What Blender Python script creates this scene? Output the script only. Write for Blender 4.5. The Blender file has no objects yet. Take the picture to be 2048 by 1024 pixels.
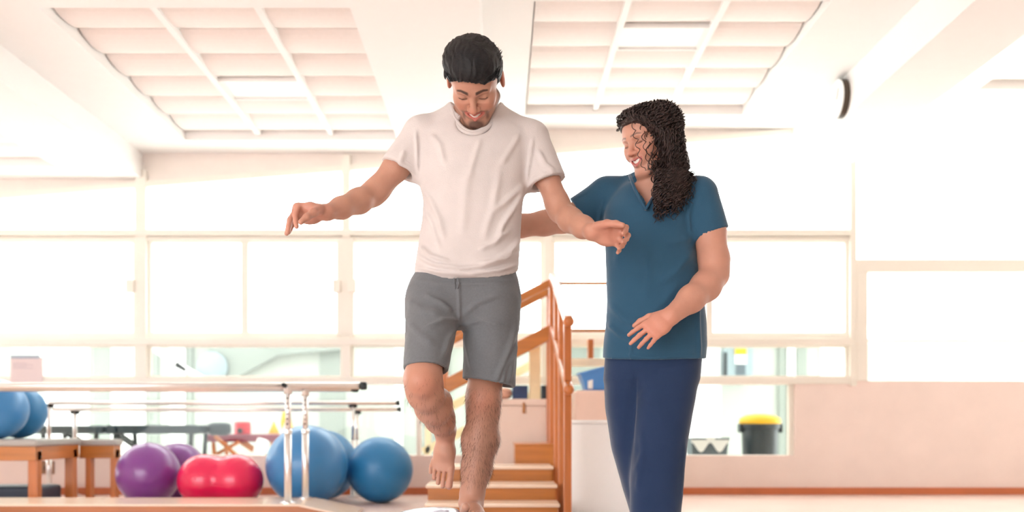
import bpy, bmesh, math, random
import numpy as np
from mathutils import Vector, Matrix

sc = bpy.context.scene
C = sc.collection
random.seed(7)
rng = np.random.default_rng(11)

# ------------------------------------------------------------------ camera
HC = 0.535                 # camera height above the floor
F = 1900.0                 # focal length in pixels of a 2048 px wide frame
VX, VY = 1000.0, 850.0     # where the level line of sight meets the frame
cd = bpy.data.cameras.new('camera')
cam = bpy.data.objects.new('camera', cd)
C.objects.link(cam)
cam.location = (0, 0, HC)
cam.rotation_euler = (math.pi / 2, 0, 0)
cd.sensor_width = 36.0
cd.sensor_fit = 'HORIZONTAL'
cd.lens = F / 2048 * 36.0
cd.shift_x = (1024 - VX) / 2048
cd.shift_y = (VY - 512) / 2048
cd.clip_start = 0.05
cd.dof.use_dof = True
cd.dof.focus_distance = 3.12
cd.dof.aperture_fstop = 1.8
sc.camera = cam

# ------------------------------------------------------------------ sky and exposure
w = bpy.data.worlds.new('bright_overcast_sky')
sc.world = w
w.use_nodes = True
bg = w.node_tree.nodes['Background']
bg.inputs['Color'].default_value = (0.965, 0.985, 1.0, 1)
bg.inputs['Strength'].default_value = 4.0
sc.view_settings.view_transform = 'Standard'
sc.view_settings.look = 'None'
sc.view_settings.gamma = 1.0
sc.view_settings.use_curve_mapping = False
sc.view_settings.exposure = 0.84

# ------------------------------------------------------------------ materials
def lin(rgb):
    o = []
    for v in rgb:
        v = v / 255.0
        o.append(v / 12.92 if v <= 0.04045 else ((v + 0.055) / 1.055) ** 2.4)
    return (o[0], o[1], o[2], 1.0)

MATS = {}
def mat(name, rgb, rough=0.5, metal=0.0, var=0.06, scale=8.0, bump=0.0, bscale=60.0,
        spec=0.5, sheen=0.0, coat=0.0, stretch=(1, 1, 1), attr=None):
    m = bpy.data.materials.new(name)
    m.use_nodes = True
    nt = m.node_tree
    N, L = nt.nodes, nt.links
    b = N['Principled BSDF']
    b.inputs['Roughness'].default_value = rough
    b.inputs['Metallic'].default_value = metal
    b.inputs['Specular IOR Level'].default_value = spec
    b.inputs['Sheen Weight'].default_value = sheen
    b.inputs['Sheen Roughness'].default_value = 0.4
    b.inputs['Coat Weight'].default_value = coat
    b.inputs['Coat Roughness'].default_value = 0.12
    tc = N.new('ShaderNodeTexCoord')
    mp = N.new('ShaderNodeMapping')
    mp.inputs['Scale'].default_value = stretch
    L.new(tc.outputs['Object'], mp.inputs['Vector'])
    nz = N.new('ShaderNodeTexNoise')
    nz.inputs['Scale'].default_value = scale
    nz.inputs['Detail'].default_value = 4
    L.new(mp.outputs['Vector'], nz.inputs['Vector'])
    mx = N.new('ShaderNodeMix'); mx.data_type = 'RGBA'
    c = lin(rgb)
    lo = tuple(max(0, x * (1 - var * 2)) for x in c[:3]) + (1,)
    hi = tuple(min(1, x * (1 + var)) for x in c[:3]) + (1,)
    mx.inputs['A'].default_value = lo
    mx.inputs['B'].default_value = hi
    L.new(nz.outputs['Fac'], mx.inputs['Factor'])
    col = mx.outputs['Result']
    if attr:
        at = N.new('ShaderNodeAttribute'); at.attribute_name = attr
        mu = N.new('ShaderNodeMix'); mu.data_type = 'RGBA'; mu.blend_type = 'MULTIPLY'
        mu.inputs['Factor'].default_value = 1.0
        L.new(col, mu.inputs['A']); L.new(at.outputs['Color'], mu.inputs['B'])
        col = mu.outputs['Result']
    L.new(col, b.inputs['Base Color'])
    if bump:
        n2 = N.new('ShaderNodeTexNoise')
        n2.inputs['Scale'].default_value = bscale
        n2.inputs['Detail'].default_value = 3
        L.new(mp.outputs['Vector'], n2.inputs['Vector'])
        bp = N.new('ShaderNodeBump')
        bp.inputs['Strength'].default_value = bump
        bp.inputs['Distance'].default_value = 0.004
        L.new(n2.outputs['Fac'], bp.inputs['Height'])
        L.new(bp.outputs['Normal'], b.inputs['Normal'])
    MATS[name] = m
    return m

def wood(name, rgb, axis='x', rough=0.35, contrast=0.22):
    st = {'x': (1.2, 14, 14), 'y': (14, 1.2, 14), 'z': (14, 14, 1.2)}[axis]
    m = mat(name, rgb, rough=rough, var=contrast, scale=2.2, stretch=st, coat=0.2)
    return m

def glass(name, tint=(250, 253, 251), gloss=0.014):
    m = bpy.data.materials.new(name); m.use_nodes = True
    N, L = m.node_tree.nodes, m.node_tree.links
    N.remove(N['Principled BSDF'])
    t = N.new('ShaderNodeBsdfTransparent'); t.inputs['Color'].default_value = lin(tint)
    g = N.new('ShaderNodeBsdfGlossy'); g.inputs['Roughness'].default_value = 0.03
    nz = N.new('ShaderNodeTexNoise'); nz.inputs['Scale'].default_value = 3
    mr = N.new('ShaderNodeMapRange')
    mr.inputs['To Min'].default_value = gloss * 0.7; mr.inputs['To Max'].default_value = gloss * 1.3
    L.new(nz.outputs['Fac'], mr.inputs['Value'])
    mx = N.new('ShaderNodeMixShader')
    L.new(mr.outputs['Result'], mx.inputs['Fac'])
    L.new(t.outputs[0], mx.inputs[1]); L.new(g.outputs[0], mx.inputs[2])
    L.new(mx.outputs[0], N['Material Output'].inputs['Surface'])
    MATS[name] = m
    return m

M_ceil = mat('white_ceiling_paint', (253, 250, 248), 0.8, var=0.02)
M_tile = mat('peach_ceiling_board', (252, 242, 237), 0.85, var=0.02, scale=40, bump=0.3, bscale=180)
M_bar = mat('white_ceiling_bar', (252, 250, 248), 0.6, var=0.01)
M_panel = mat('light_diffuser', (252, 252, 250), 0.4, var=0.01)
M_frame = mat('cream_window_frame', (248, 242, 231), 0.55, var=0.03, scale=3)
M_head = mat('cream_wall_paint', (250, 240, 232), 0.8, var=0.03)
M_wall = mat('peach_wall_paint', (250, 231, 222), 0.75, var=0.04, scale=5, bump=0.15, bscale=90)
M_base = mat('terracotta_skirting', (208, 118, 76), 0.5, var=0.08)
M_floor = mat('peach_floor', (240, 214, 203), 0.32, var=0.05, scale=3)
M_glass = glass('window_glass')
M_green = mat('pale_green_wall', (180, 185, 178), 0.8, var=0.03, scale=2)
M_white = mat('white_paint', (252, 252, 251), 0.6, var=0.02)
M_chrome = mat('chrome_steel', (236, 235, 234), 0.30, metal=1.0, var=0.03)
M_black = mat('black_rubber', (30, 38, 42), 0.5, var=0.1)
M_wood = wood('orange_wood_x', (196, 120, 52), 'x')
M_woody = wood('orange_wood_y', (198, 114, 54), 'y')
M_woodz = wood('orange_wood_z', (206, 120, 62), 'z')
M_tread = wood('pale_wood_tread', (240, 214, 190), 'x', rough=0.25, contrast=0.05)
M_cush = mat('grey_vinyl', (176, 170, 164), 0.35, var=0.04, bump=0.1, bscale=150)

# ------------------------------------------------------------------ mesh helpers
def mesh_obj(name, verts, faces, material, parent=None, smooth=False):
    me = bpy.data.meshes.new(name)
    me.from_pydata([tuple(map(float, v)) for v in verts], [], [tuple(map(int, f)) for f in faces])
    me.update()
    bm = bmesh.new(); bm.from_mesh(me)
    bmesh.ops.recalc_face_normals(bm, faces=bm.faces)
    bm.to_mesh(me); bm.free()
    if smooth:
        me.polygons.foreach_set('use_smooth', [True] * len(me.polygons))
    me.materials.append(material)
    o = bpy.data.objects.new(name, me)
    C.objects.link(o)
    if parent is not None:
        adopt(o, parent)
    return o

def adopt(o, parent):
    o.parent = parent
    if parent.parent is None:                      # parts of parts already sit in a world-aligned frame
        o.matrix_parent_inverse = Matrix.Translation(-parent.location)

def tag(o, label=None, cat=None, group=None, kind=None):
    if label: o['label'] = label
    if cat: o['category'] = cat
    if group: o['group'] = group
    if kind: o['kind'] = kind
    return o

def thing(name, loc, label, cat, group=None):
    o = bpy.data.objects.new(name, None)
    o.empty_display_size = 0.1
    o.location = loc
    C.objects.link(o)
    return tag(o, label, cat, group)

def struct(name, loc=(0, 0, 0)):
    o = bpy.data.objects.new(name, None)
    o.location = loc
    C.objects.link(o)
    o['kind'] = 'structure'
    return o

class MB:
    """collects shapes into one mesh"""
    def __init__(s): s.v = []; s.f = []
    def add(s, vs, fs):
        n = len(s.v); s.v += [tuple(v) for v in vs]; s.f += [tuple(i + n for i in f) for f in fs]; return s
    def box(s, lo, hi):
        x0, y0, z0 = lo; x1, y1, z1 = hi
        vs = [(x0,y0,z0),(x1,y0,z0),(x1,y1,z0),(x0,y1,z0),(x0,y0,z1),(x1,y0,z1),(x1,y1,z1),(x0,y1,z1)]
        return s.add(vs, [(0,3,2,1),(4,5,6,7),(0,1,5,4),(1,2,6,5),(2,3,7,6),(3,0,4,7)])
    def prism(s, poly, y0, y1):
        """poly in (x,z), extruded along y"""
        n = len(poly)
        vs = [(p[0], y0, p[1]) for p in poly] + [(p[0], y1, p[1]) for p in poly]
        fs = [tuple(range(n))[::-1], tuple(range(n, 2 * n))]
        for i in range(n):
            j = (i + 1) % n; fs.append((i, j, j + n, i + n))
        return s.add(vs, fs)
    def slab(s, poly, z0, z1):
        """poly in (x,y), extruded along z"""
        n = len(poly)
        vs = [(p[0], p[1], z0) for p in poly] + [(p[0], p[1], z1) for p in poly]
        fs = [tuple(range(n))[::-1], tuple(range(n, 2 * n))]
        for i in range(n):
            j = (i + 1) % n; fs.append((i, j, j + n, i + n))
        return s.add(vs, fs)
    def bar(s, a, b, w, h, up=(0, 0, 1)):
        """rectangular bar from a to b, w across, h along up"""
        a = Vector(a); b = Vector(b); d = (b - a).normalized(); up = Vector(up)
        sd = d.cross(up).normalized(); u = sd.cross(d).normalized()
        vs = []
        for p in (a, b):
            for i, j in ((-1,-1),(1,-1),(1,1),(-1,1)):
                vs.append(p + sd * (i * w / 2) + u * (j * h / 2))
        return s.add(vs, [(3,2,1,0),(4,5,6,7),(0,1,5,4),(1,2,6,5),(2,3,7,6),(3,0,4,7)])
    def tube(s, pts, r, n=10, closed=False):
        pts = [Vector(p) for p in pts]; rs = r if isinstance(r, (list, tuple)) else [r] * len(pts)
        m = len(pts); prev = None; vs = []
        for i, p in enumerate(pts):
            if closed: d = pts[(i + 1) % m] - pts[i - 1]
            else: d = pts[min(i + 1, m - 1)] - pts[max(i - 1, 0)]
            d.normalize()
            if prev is None:
                ref = Vector((0, 0, 1)) if abs(d.z) < 0.9 else Vector((1, 0, 0))
                u = d.cross(ref).normalized()
            else:
                u = (prev - d * prev.dot(d)).normalized()
            prev = u; v = d.cross(u)
            for k in range(n):
                t = 2 * math.pi * k / n
                vs.append(p + (u * math.cos(t) + v * math.sin(t)) * rs[i])
        fs = []
        for i in range(m if closed else m - 1):
            j = (i + 1) % m
            for k in range(n):
                l = (k + 1) % n
                fs.append((i * n + k, i * n + l, j * n + l, j * n + k))
        if not closed:
            fs.append(tuple(range(n))[::-1]); fs.append(tuple((m - 1) * n + k for k in range(n)))
        return s.add(vs, fs)
    def lathe(s, prof, c, n=32, axis='z'):
        """prof: (radius, height) pairs"""
        vs = []
        for r, h in prof:
            for k in range(n):
                t = 2 * math.pi * k / n
                a, b = r * math.cos(t), r * math.sin(t)
                p = {'z': (a, b, h), 'x': (h, a, b), 'y': (a, h, b)}[axis]
                vs.append((c[0] + p[0], c[1] + p[1], c[2] + p[2]))
        fs = []
        m = len(prof)
        for i in range(m - 1):
            for k in range(n):
                l = (k + 1) % n
                fs.append((i * n + k, i * n + l, (i + 1) * n + l, (i + 1) * n + k))
        fs.append(tuple(range(n))[::-1]); fs.append(tuple((m - 1) * n + k for k in range(n)))
        return s.add(vs, fs)
    def build(s, name, material, parent=None, smooth=False, bevel=0.0, seg=2):
        o = mesh_obj(name, s.v, s.f, material, parent, smooth)
        if bevel:
            bm = bmesh.new(); bm.from_mesh(o.data)
            bmesh.ops.bevel(bm, geom=list(bm.edges), offset=bevel, segments=seg, affect='EDGES', profile=0.6)
            bm.to_mesh(o.data); bm.free()
        return o

def P(px, py, Y):
    return Vector(((px - VX) / F * Y, Y, HC + (VY - py) / F * Y))

YW = 7.30                              # the glazed back wall
def WX(px): return (px - VX) / F * YW
def WZ(py): return HC + (VY - py) / F * YW

# ------------------------------------------------------------------ floor
fl = MB().box((-6.6, -2.4, -0.2), (5.4, YW + .1, 0)).build('floor', M_floor)
tag(fl, 'smooth peach coloured floor of the therapy room', None, None, 'structure')

m = MB(); m.box((-14, YW + .1, -0.2), (14, 22, -.005)); m.box((-14, -14, -.2), (14, -2.4, -.005))
tag(m.build('ground', mat('pale_paving', (244, 242, 236), .8, var=.03)), 'pale paving outside the room', None, None, 'structure')

# ------------------------------------------------------------------ ceiling: stepped bays with tiled recesses
ceil = struct('ceiling', (0, 0, 2.4)); ceil['label'] = 'white stepped ceiling with recessed peach boards'
YF, YE = -2.2, YW + 0.25
BAYS = [  # x0, x1, height over camera, recess x edges, near y
    (-6.5, -2.747, 1.894, [-5.42, -4.88, -4.33, -3.79, -3.25], 3.2),
    (-2.747, -0.10, 2.09, [-2.31, -1.768, -1.235, -0.752], 4.76),
    (-0.10, 2.25, 2.275, [0.183, 0.70, 1.24, 1.78], 5.10),
    (2.70, 6.5, 2.46, [3.5, 4.05, 4.6, 5.15], 4.6)]
YC1 = 6.97
LIGHTS = {(1, 1, 0): 1, (1, 1, 4): 1, (2, 1, 2): 1}
pitch = 0.357
n_light = 0
for bi, (x0, x1, hr, xs, yn) in enumerate(BAYS):
    z = HC + hr; zt = z + 0.30
    m = MB()
    m.box((x0, YF, z), (xs[0], YE, zt))
    m.box((xs[-1], YF, z), (x1, YE, zt))
    m.box((xs[0], YF, z), (xs[-1], yn, zt))
    m.box((xs[0], YC1, z), (xs[-1], YE, zt))
    m.box((xs[0], yn, z + 0.14), (xs[-1], YC1, zt))
    m.build('ceiling_bay', M_ceil, ceil)
    zp = z + 0.045
    rows = []
    y = YC1
    while y > yn + 0.02:
        rows.append((max(yn, y - pitch), y)); y -= pitch
    rows = rows[::-1]
    for ci in range(len(xs) - 1):
        for ri, (ya, yb) in enumerate(rows):
            xa, xb = xs[ci] + 0.012, xs[ci + 1] - 0.012
            if (bi, ci, ri) in LIGHTS:
                n_light += 1
                lab = {1: 'flat white ceiling light panel in left recess, nearest the camera',
                       2: 'flat white ceiling light panel in left recess, nearer the windows',
                       3: 'flat white ceiling light panel in the recess above the woman'}[n_light]
                t = thing('ceiling_light', ((xa + xb) / 2, (ya + yb) / 2, zp), lab, 'ceiling light', 'ceiling light panels')
                MB().box((xa, ya + 0.01, zp + 0.012), (xb, yb - 0.01, zp + 0.06)).build('diffuser', M_panel, t)
                f = MB()
                for q in ((xa, ya + .006, xb, ya + .022), (xa, yb - .022, xb, yb - .006), (xa, ya + .022, xa + .016, yb - .022), (xb - .016, ya + .022, xb, yb - .022)):
                    f.box((q[0], q[1], zp), (q[2], q[3], zp + 0.03))
                f.build('rim', M_bar, t)
                continue
            # a pillow-bottomed board
            vs, fs = [], []
            nn = 9
            for k in range(nn):
                t = k / (nn - 1)
                yy = ya + 0.004 + (yb - ya - 0.008) * t
                sag = 0.030 * (1 - (2 * t - 1) ** 2) ** 0.8
                vs += [(xa, yy, zp + 0.030 - sag), (xb, yy, zp + 0.030 - sag)]
            base = len(vs)
            for k in range(nn):
                t = k / (nn - 1)
                yy = ya + 0.004 + (yb - ya - 0.008) * t
                vs += [(xa, yy, zp + 0.06), (xb, yy, zp + 0.06)]
            for k in range(nn - 1):
                a = 2 * k
                fs.append((a, a + 1, a + 3, a + 2)); fs.append((base + a, base + a + 2, base + a + 3, base + a + 1))
                fs.append((a, a + 2, base + a + 2, base + a)); fs.append((a + 1, base + a + 1, base + a + 3, a + 3))
            fs.append((0, base, base + 1, 1)); e = 2 * (nn - 1); fs.append((e, e + 1, base + e + 1, base + e))
            mesh_obj('ceiling_tile', vs, fs, M_tile, ceil, smooth=False)
    for xb in xs[1:-1]:
        MB().box((xb - 0.018, yn, zp - 0.012), (xb + 0.018, YC1, zp + 0.05)).build('ceiling_bar', M_bar, ceil)
# the beam that carries the clock
tag(MB().box((2.25, YF, HC + 2.01), (2.70, YE, HC + 2.80)).build('trim_1', M_ceil), 'deep white ceiling beam with the wall clock', None, None, 'structure')

# ------------------------------------------------------------------ back wall
wall = struct('wall_back', (0, YW, 0)); wall['label'] = 'glazed back wall with low peach parapet'
X0, X1 = -4.9, 5.2
PX0, PX1 = VX + X0 * F / YW, VX + X1 * F / YW
xr = WX(1590)
MB().box((X0, YW, 0), (xr, YW + 0.16, WZ(911))).build('parapet', M_wall, wall)
MB().box((xr, YW, 0), (X1, YW + 0.16, WZ(762))).build('solid_panel', M_wall, wall)
tag(MB().box((X0, YW - 0.018, 0), (X1, YW + 0.01, 0.055)).build('baseboard_back', M_base, None, bevel=0.004), 'orange terracotta skirting along the back wall', None, None, 'structure')
def slope_py(px): return 367 - 0.081 * (px - 273)
# header between the sloped window heads and the ceiling bays
m = MB()
for x0, x1, hr in ((X0, -2.747, 1.894), (-2.747, -0.10, 2.09), (-0.10, 2.25, 2.275), (2.25, 2.72, 2.9)):
    pa, pb = VX + x0 * F / YW, VX + x1 * F / YW
    za, zb = WZ(slope_py(pa)), WZ(slope_py(pb)); zt = HC + hr + 0.05
    m.prism([(x0, za), (x1, min(zb, zt)), (x1, zt), (x0, zt)], YW + 0.02, YW + 0.16)
m.build('header', M_head, wall)
# posts
for a, b, y0, y1 in ((271, 294, 340, 772), (685, 701, 310, 480), (674, 709, 476, 672), (684, 702, 668, 772),
                     (1088, 1104, 280, 772), (1699, 1712, 250, 772)):
    MB().box((WX(a), YW - 0.02, WZ(y1)), (WX(b), YW + 0.10, WZ(y0))).build('post', M_frame, wall, bevel=0.006)
# long rails
for a, b, y0, y1, dep in ((PX0, 1702, 460, 472, .03), (PX0, 1702, 473, 482, .0), (PX0, 1702, 668, 678, .0), (PX0, 1702, 677, 691, .035), (PX0, 1590, 755, 769, .028)):
    MB().box((WX(a), YW - dep, WZ(y1)), (WX(b), YW + 0.09, WZ(y0))).build('rail', M_frame, wall, bevel=0.005)
MB().box((WX(1590), YW - .01, WZ(768)), (WX(1702), YW + 0.09, WZ(752))).build('rail', M_frame, wall, bevel=0.005)
# sloped head rail
m = MB()
za, zb = WZ(slope_py(PX0)), WZ(slope_py(1702))
m.prism([(X0, za - .035), (WX(1702), zb - .035), (WX(1702), zb + .012), (X0, za + .012)], YW - 0.012, YW + 0.10)
m.build('head_rail', M_frame, wall)
# windows: one per bay
def window(n, pa, pb, mull, latches, label):
    W = struct('window_%d' % n, (WX((pa + pb) / 2), YW, WZ(690))); W['label'] = label
    yg = YW + 0.045
    # clerestory pane with its sloping head
    sa, sb = slope_py(pa), slope_py(pb)
    MB().prism([(WX(pa), WZ(462)), (WX(pb), WZ(462)), (WX(pb), WZ(sb)), (WX(pa), WZ(sa))], yg, yg + 0.006).build('pane', M_glass, W)
    edges = [pa] + mull + [pb]
    for i in range(len(edges) - 1):
        a, b = edges[i], edges[i + 1]
        MB().box((WX(a), yg, WZ(670)), (WX(b), yg + 0.006, WZ(480))).build('pane', M_glass, W)
        f = MB(); fw = 7
        for q in ((a, a + fw, 480, 670), (b - fw, b, 480, 670)):
            f.box((WX(q[0]), yg - 0.025, WZ(q[3])), (WX(q[1]), yg + 0.025, WZ(q[2])))
        for q in ((a + fw, b - fw, 480, 484), (a + fw, b - fw, 664, 670)):
            f.box((WX(q[0]), yg - 0.025, WZ(q[3])), (WX(q[1]), yg + 0.025, WZ(q[2])))
        f.build('sash', M_frame, W)
    MB().box((WX(pa), yg, WZ(757)), (WX(pb), yg + 0.006, WZ(690))).build('pane', M_glass, W)
    f = MB(); fw = 5
    for q in ((pa, pa + fw, 690, 757), (pb - fw, pb, 690, 757), (pa + fw, pb - fw, 690, 694), (pa + fw, pb - fw, 751, 757)):
        f.box((WX(q[0]), yg - 0.02, WZ(q[3])), (WX(q[1]), yg + 0.02, WZ(q[2])))
    f.build('sash', M_frame, W)
    for lx in latches:
        l = MB()
        l.box((WX(lx - 8), YW - 0.045, WZ(586)), (WX(lx + 8), YW + 0.03, WZ(560))).build('latch', M_frame, W, bevel=0.006)
    return W
window(1, PX0, 271, [-60], [263], 'left window with clerestory, sliding pane and low pane')
window(2, 294, 685, [488], [675], 'window with two sliding panes left of the man')
window(3, 701, 1088, [890], [706], 'window behind the man')
window(4, 1104, 1699, [1420], [], 'wide window behind the woman')
# low glazing under the sill rail
W5 = struct('window_5', (WX(600), YW, WZ(840))); W5['label'] = 'low glazing between the sill rail and the parapet'
for a, b in ((PX0, 200), (200, 520), (520, 842), (842, 1140), (1140, 1365), (1365, 1588)):
    MB().box((WX(a), YW + 0.06, WZ(911)), (WX(b) - 0.002, YW + 0.066, WZ(769))).build('pane', M_glass, W5)
for a in (832, 1580):
    MB().box((WX(a), YW + 0.03, WZ(911)), (WX(a + 10), YW + 0.09, WZ(769))).build('mullion', M_frame, W5, bevel=0.004)
# the right hand bay
W6 = struct('window_6', (WX(1900), YW, WZ(760))); W6['label'] = 'tall bright window right of the beam'
MB().box((WX(1712), YW + .04, WZ(762)), (X1, YW + .046, HC + 2.4)).build('pane', M_glass, W6)
MB().box((WX(1712), YW - .02, WZ(545)), (X1, YW + .09, WZ(519))).build('transom', M_frame, W6, bevel=0.005)
MB().box((WX(1712), YW - .02, WZ(762)), (WX(1734), YW + .09, WZ(545))).build('jamb', M_frame, W6, bevel=0.005)

# side walls close the room
tag(MB().box((-1.2, YF - .2, 0), (5.4, YF, HC + 2.9)).build('wall_front', M_head), 'pale wall behind the camera', None, None, 'structure')
tag(MB().box((5.2, YF, 0), (5.4, YW + .2, HC + 2.7)).build('wall_right', M_head), 'pale wall at the right end of the room', None, None, 'structure')
tag(MB().box((-6.7, YF, 0), (-6.5, YW + .2, HC + 2.2)).build('wall_left', M_head), 'pale wall at the left end of the room', None, None, 'structure')

# ------------------------------------------------------------------ the yard room behind the glass
YB = 11.0
def BX(px): return (px - VX) / F * YB
def BZ(py): return HC + (VY - py) / F * YB
aw = struct('wall_far', (0, YB, 0)); aw['label'] = 'pale green far wall of the store behind the glass'
M_green2 = mat('grey_green_panel', (146, 153, 146), 0.8, var=0.03, scale=2)
M_fwhite = mat('far_white_panel', (250, 250, 248), 0.6, var=0.01)
MB().box((BX(-260), YB, 0), (BX(2150), YB + .1, BZ(676))).build('far_panel', M_green, aw)
for a, b, y0, mm, pr in ((92, 180, 684, M_fwhite, .03), (225, 292, 690, M_fwhite, .04), (340, 372, 684, M_fwhite, .03), (188, 222, 684, M_green2, .02),
                     (300, 318, 684, M_green2, .02), (376, 386, 684, M_green2, .03), (-40, 18, 684, M_green2, .02),
                     (640, 690, 684, M_green2, .02), (790, 806, 684, M_fwhite, .05), (838, 900, 684, M_green2, .03), (1140, 1200, 684, M_green2, .02),
                     (1365, 1440, 684, M_fwhite, .04), (1556, 1570, 684, M_green2, .04), (1592, 1612, 684, M_green2, .03), (1572, 1588, 684, M_fwhite, .05), (1640, 1700, 684, M_fwhite, .03)):
    MB().box((BX(a), YB - pr, 0.0), (BX(b), YB + .02, BZ(y0))).build('wall_panel', mm, aw)

# slatted roof over the store: its far edge rises, so the tall panes look out over it
rf_ = struct('roof', (0, 9.2, 1.35)); rf_['label'] = 'low white slatted roof over the store behind the glass'
for k in range(15):
    y = YW + .22 + k * .235
    z = HC + 171 / F * y
    MB().box((-5.2, y, z - .02), (5.6, y + .15, z)).build('roof_slat', M_fwhite, rf_)
for x in (-5.0, -2.6, -.2, 2.2, 5.4):
    m = MB(); m.bar((x, YW + .2, HC + 171 / F * (YW + .2) - .012), (x, YB + .1, HC + 171 / F * (YB + .1) - .012), .05, .018); m.build('rafter', M_fwhite, rf_)

# ------------------------------------------------------------------ wall clock on the beam
ck = thing('wall_clock', (2.25, 6.22, 2.669), 'round wall clock with dark rim on the white ceiling beam', 'clock')
MB().lathe([(0.10, -0.002), (0.125, -0.002), (0.125, -0.040), (0.10, -0.040)], (2.25, 6.22, 2.669), 40, 'x').build('rim', mat('dark_clock_rim', (70, 56, 44), 0.4), ck, smooth=False)
MB().lathe([(0.10, -0.038), (0.124, -0.041), (0.122, -0.047), (0.106, -0.048), (.104, -.043), (.05, -.0432)], (2.25, 6.22, 2.669), 40, 'x').build('dial', M_white, ck)
for q in ((6.19, 2.73, .006), (6.27, 2.69, .008)):
    MB().bar((2.205, 6.22, 2.669), (2.205, q[0], q[1]), .003, q[2], (1, 0, 0)).build('hand', M_cush, ck)

# ------------------------------------------------------------------ parallel bars on their wooden platform
pb = thing('parallel_bars', (-2.0, 5.7, 0), 'chrome parallel walking bars on orange wooden platform at the left front', 'parallel bars')
yn, yf, zp = 5.46, 5.97, 0.08
m = MB()
m.box((-4.6, yn, 0.012), (-1.16, yf, zp - .012))
m.add([(-1.16, yn, .0), (-1.16, yf, .0), (-.87, yf, .0), (-.87, yn, .0), (-1.16, yn, zp - .012), (-1.16, yf, zp - .012), (-.87, yf, .006), (-.87, yn, .006)],
      [(0, 3, 2, 1), (4, 5, 6, 7), (0, 4, 7, 3), (1, 2, 6, 5), (2, 3, 7, 6), (0, 1, 5, 4)])
m.build('platform', wood('deep_orange_wood', (184, 104, 40), 'x'), pb)
m = MB()
m.box((-4.6, yn - .006, zp - .012), (-1.16, yf + .006, zp))
m.add([(-1.16, yn - .006, zp - .012), (-1.16, yf + .006, zp - .012), (-.86, yf + .006, .004), (-.86, yn - .006, .004), (-1.16, yn - .006, zp), (-1.16, yf + .006, zp), (-.86, yf + .006, .014), (-.86, yn - .006, .014)],
      [(0, 3, 2, 1), (4, 5, 6, 7), (0, 4, 7, 3), (1, 2, 6, 5), (2, 3, 7, 6), (0, 1, 5, 4)])
m.build('platform_top', M_tread, pb)
zr = 0.762
for yr, pe, pp in ((5.52, 722, 576), (5.90, 706, 611)):
    xe = (pe - VX) / F * yr; xp = (pp - VX) / F * yr
    r = MB().tube([(-4.3, yr, zr), (xe, yr, zr)], 0.021, 14).build('rail', M_chrome, pb, smooth=True)
    MB().tube([(xe - .002, yr, zr), (xe + .028, yr, zr), (xe + .034, yr, zr)], [0.024, 0.024, 0.018], 14).build('end_cap', M_black, r, smooth=True)
    for x in (xp, -4.0):
        p = MB().tube([(x, yr, zp), (x, yr, 0.50)], 0.021, 14).build('post', M_chrome, pb, smooth=True)
        MB().tube([(x, yr, 0.48), (x, yr, zr - .02)], 0.0165, 14).build('inner_tube', M_chrome, p, smooth=True)
        MB().lathe([(.024, .485), (.024, .505), (.018, .51)], (x, yr, 0), 16).build('collar', M_chrome, p, smooth=False)
        MB().lathe([(.045, zp), (.045, zp + .006), (.026, zp + .012)], (x, yr, 0), 20).build('base_plate', M_chrome, p)
        m = MB(); m.tube([(x, yr, zr - .045), (x, yr, zr + .0)], 0.024, 12); m.tube([(x, yr - .03, zr - .012), (x, yr + .03, zr - .012)], 0.014, 12)
        m.build('bracket', M_chrome, p, smooth=True)
        MB().tube([(x - .012, yr - .055, zr + .004), (x - .008, yr - .02, zr - .002)], [.013, .013], 10).build('knob', M_black, p, smooth=True)
        m = MB()
        for k in range(6): m.tube([(x, yr - .0225, .54 + .03 * k), (x, yr - .015, .54 + .03 * k)], .005, 8)
        m.build('height_pin_holes', M_black, p)['kind'] = 'stuff'

pb2 = thing('parallel_bars', (-2.4, 7.12, 0), 'slimmer chrome parallel bars set low along the glazed parapet', 'parallel bars')
for yr, py, pa, pe, posts in ((7.04, 806, 98, 794, (98, 706)), (7.19, 819, 105, 797, (150, 714))):
    z = HC + (VY - py) / F * yr
    xa, xe = (pa - VX) / F * yr, (pe - VX) / F * yr
    r = MB().tube([(xa, yr, z), (xe, yr, z)], 0.017, 12).build('rail', M_chrome, pb2, smooth=True)
    MB().tube([(xe - .002, yr, z), (xe + .02, yr, z)], .02, 12).build('end_cap', M_black, r, smooth=True)
    for q in posts:
        x = (q - VX) / F * yr
        p = MB().tube([(x, yr, 0.01), (x, yr, .42)], .019, 12).build('post', M_chrome, pb2, smooth=True)
        MB().tube([(x, yr, .40), (x, yr, z - .015)], .014, 12).build('inner_tube', M_chrome, p, smooth=True)
        MB().tube([(x - .03, yr, z - .02), (x + .03, yr, z - .02)], .016, 10).build('bracket', M_black, p, smooth=True)
        MB().lathe([(.05, 0), (.05, .008), (.024, .014)], (x, yr, 0), 20).build('base_plate', M_chrome, p)

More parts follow.
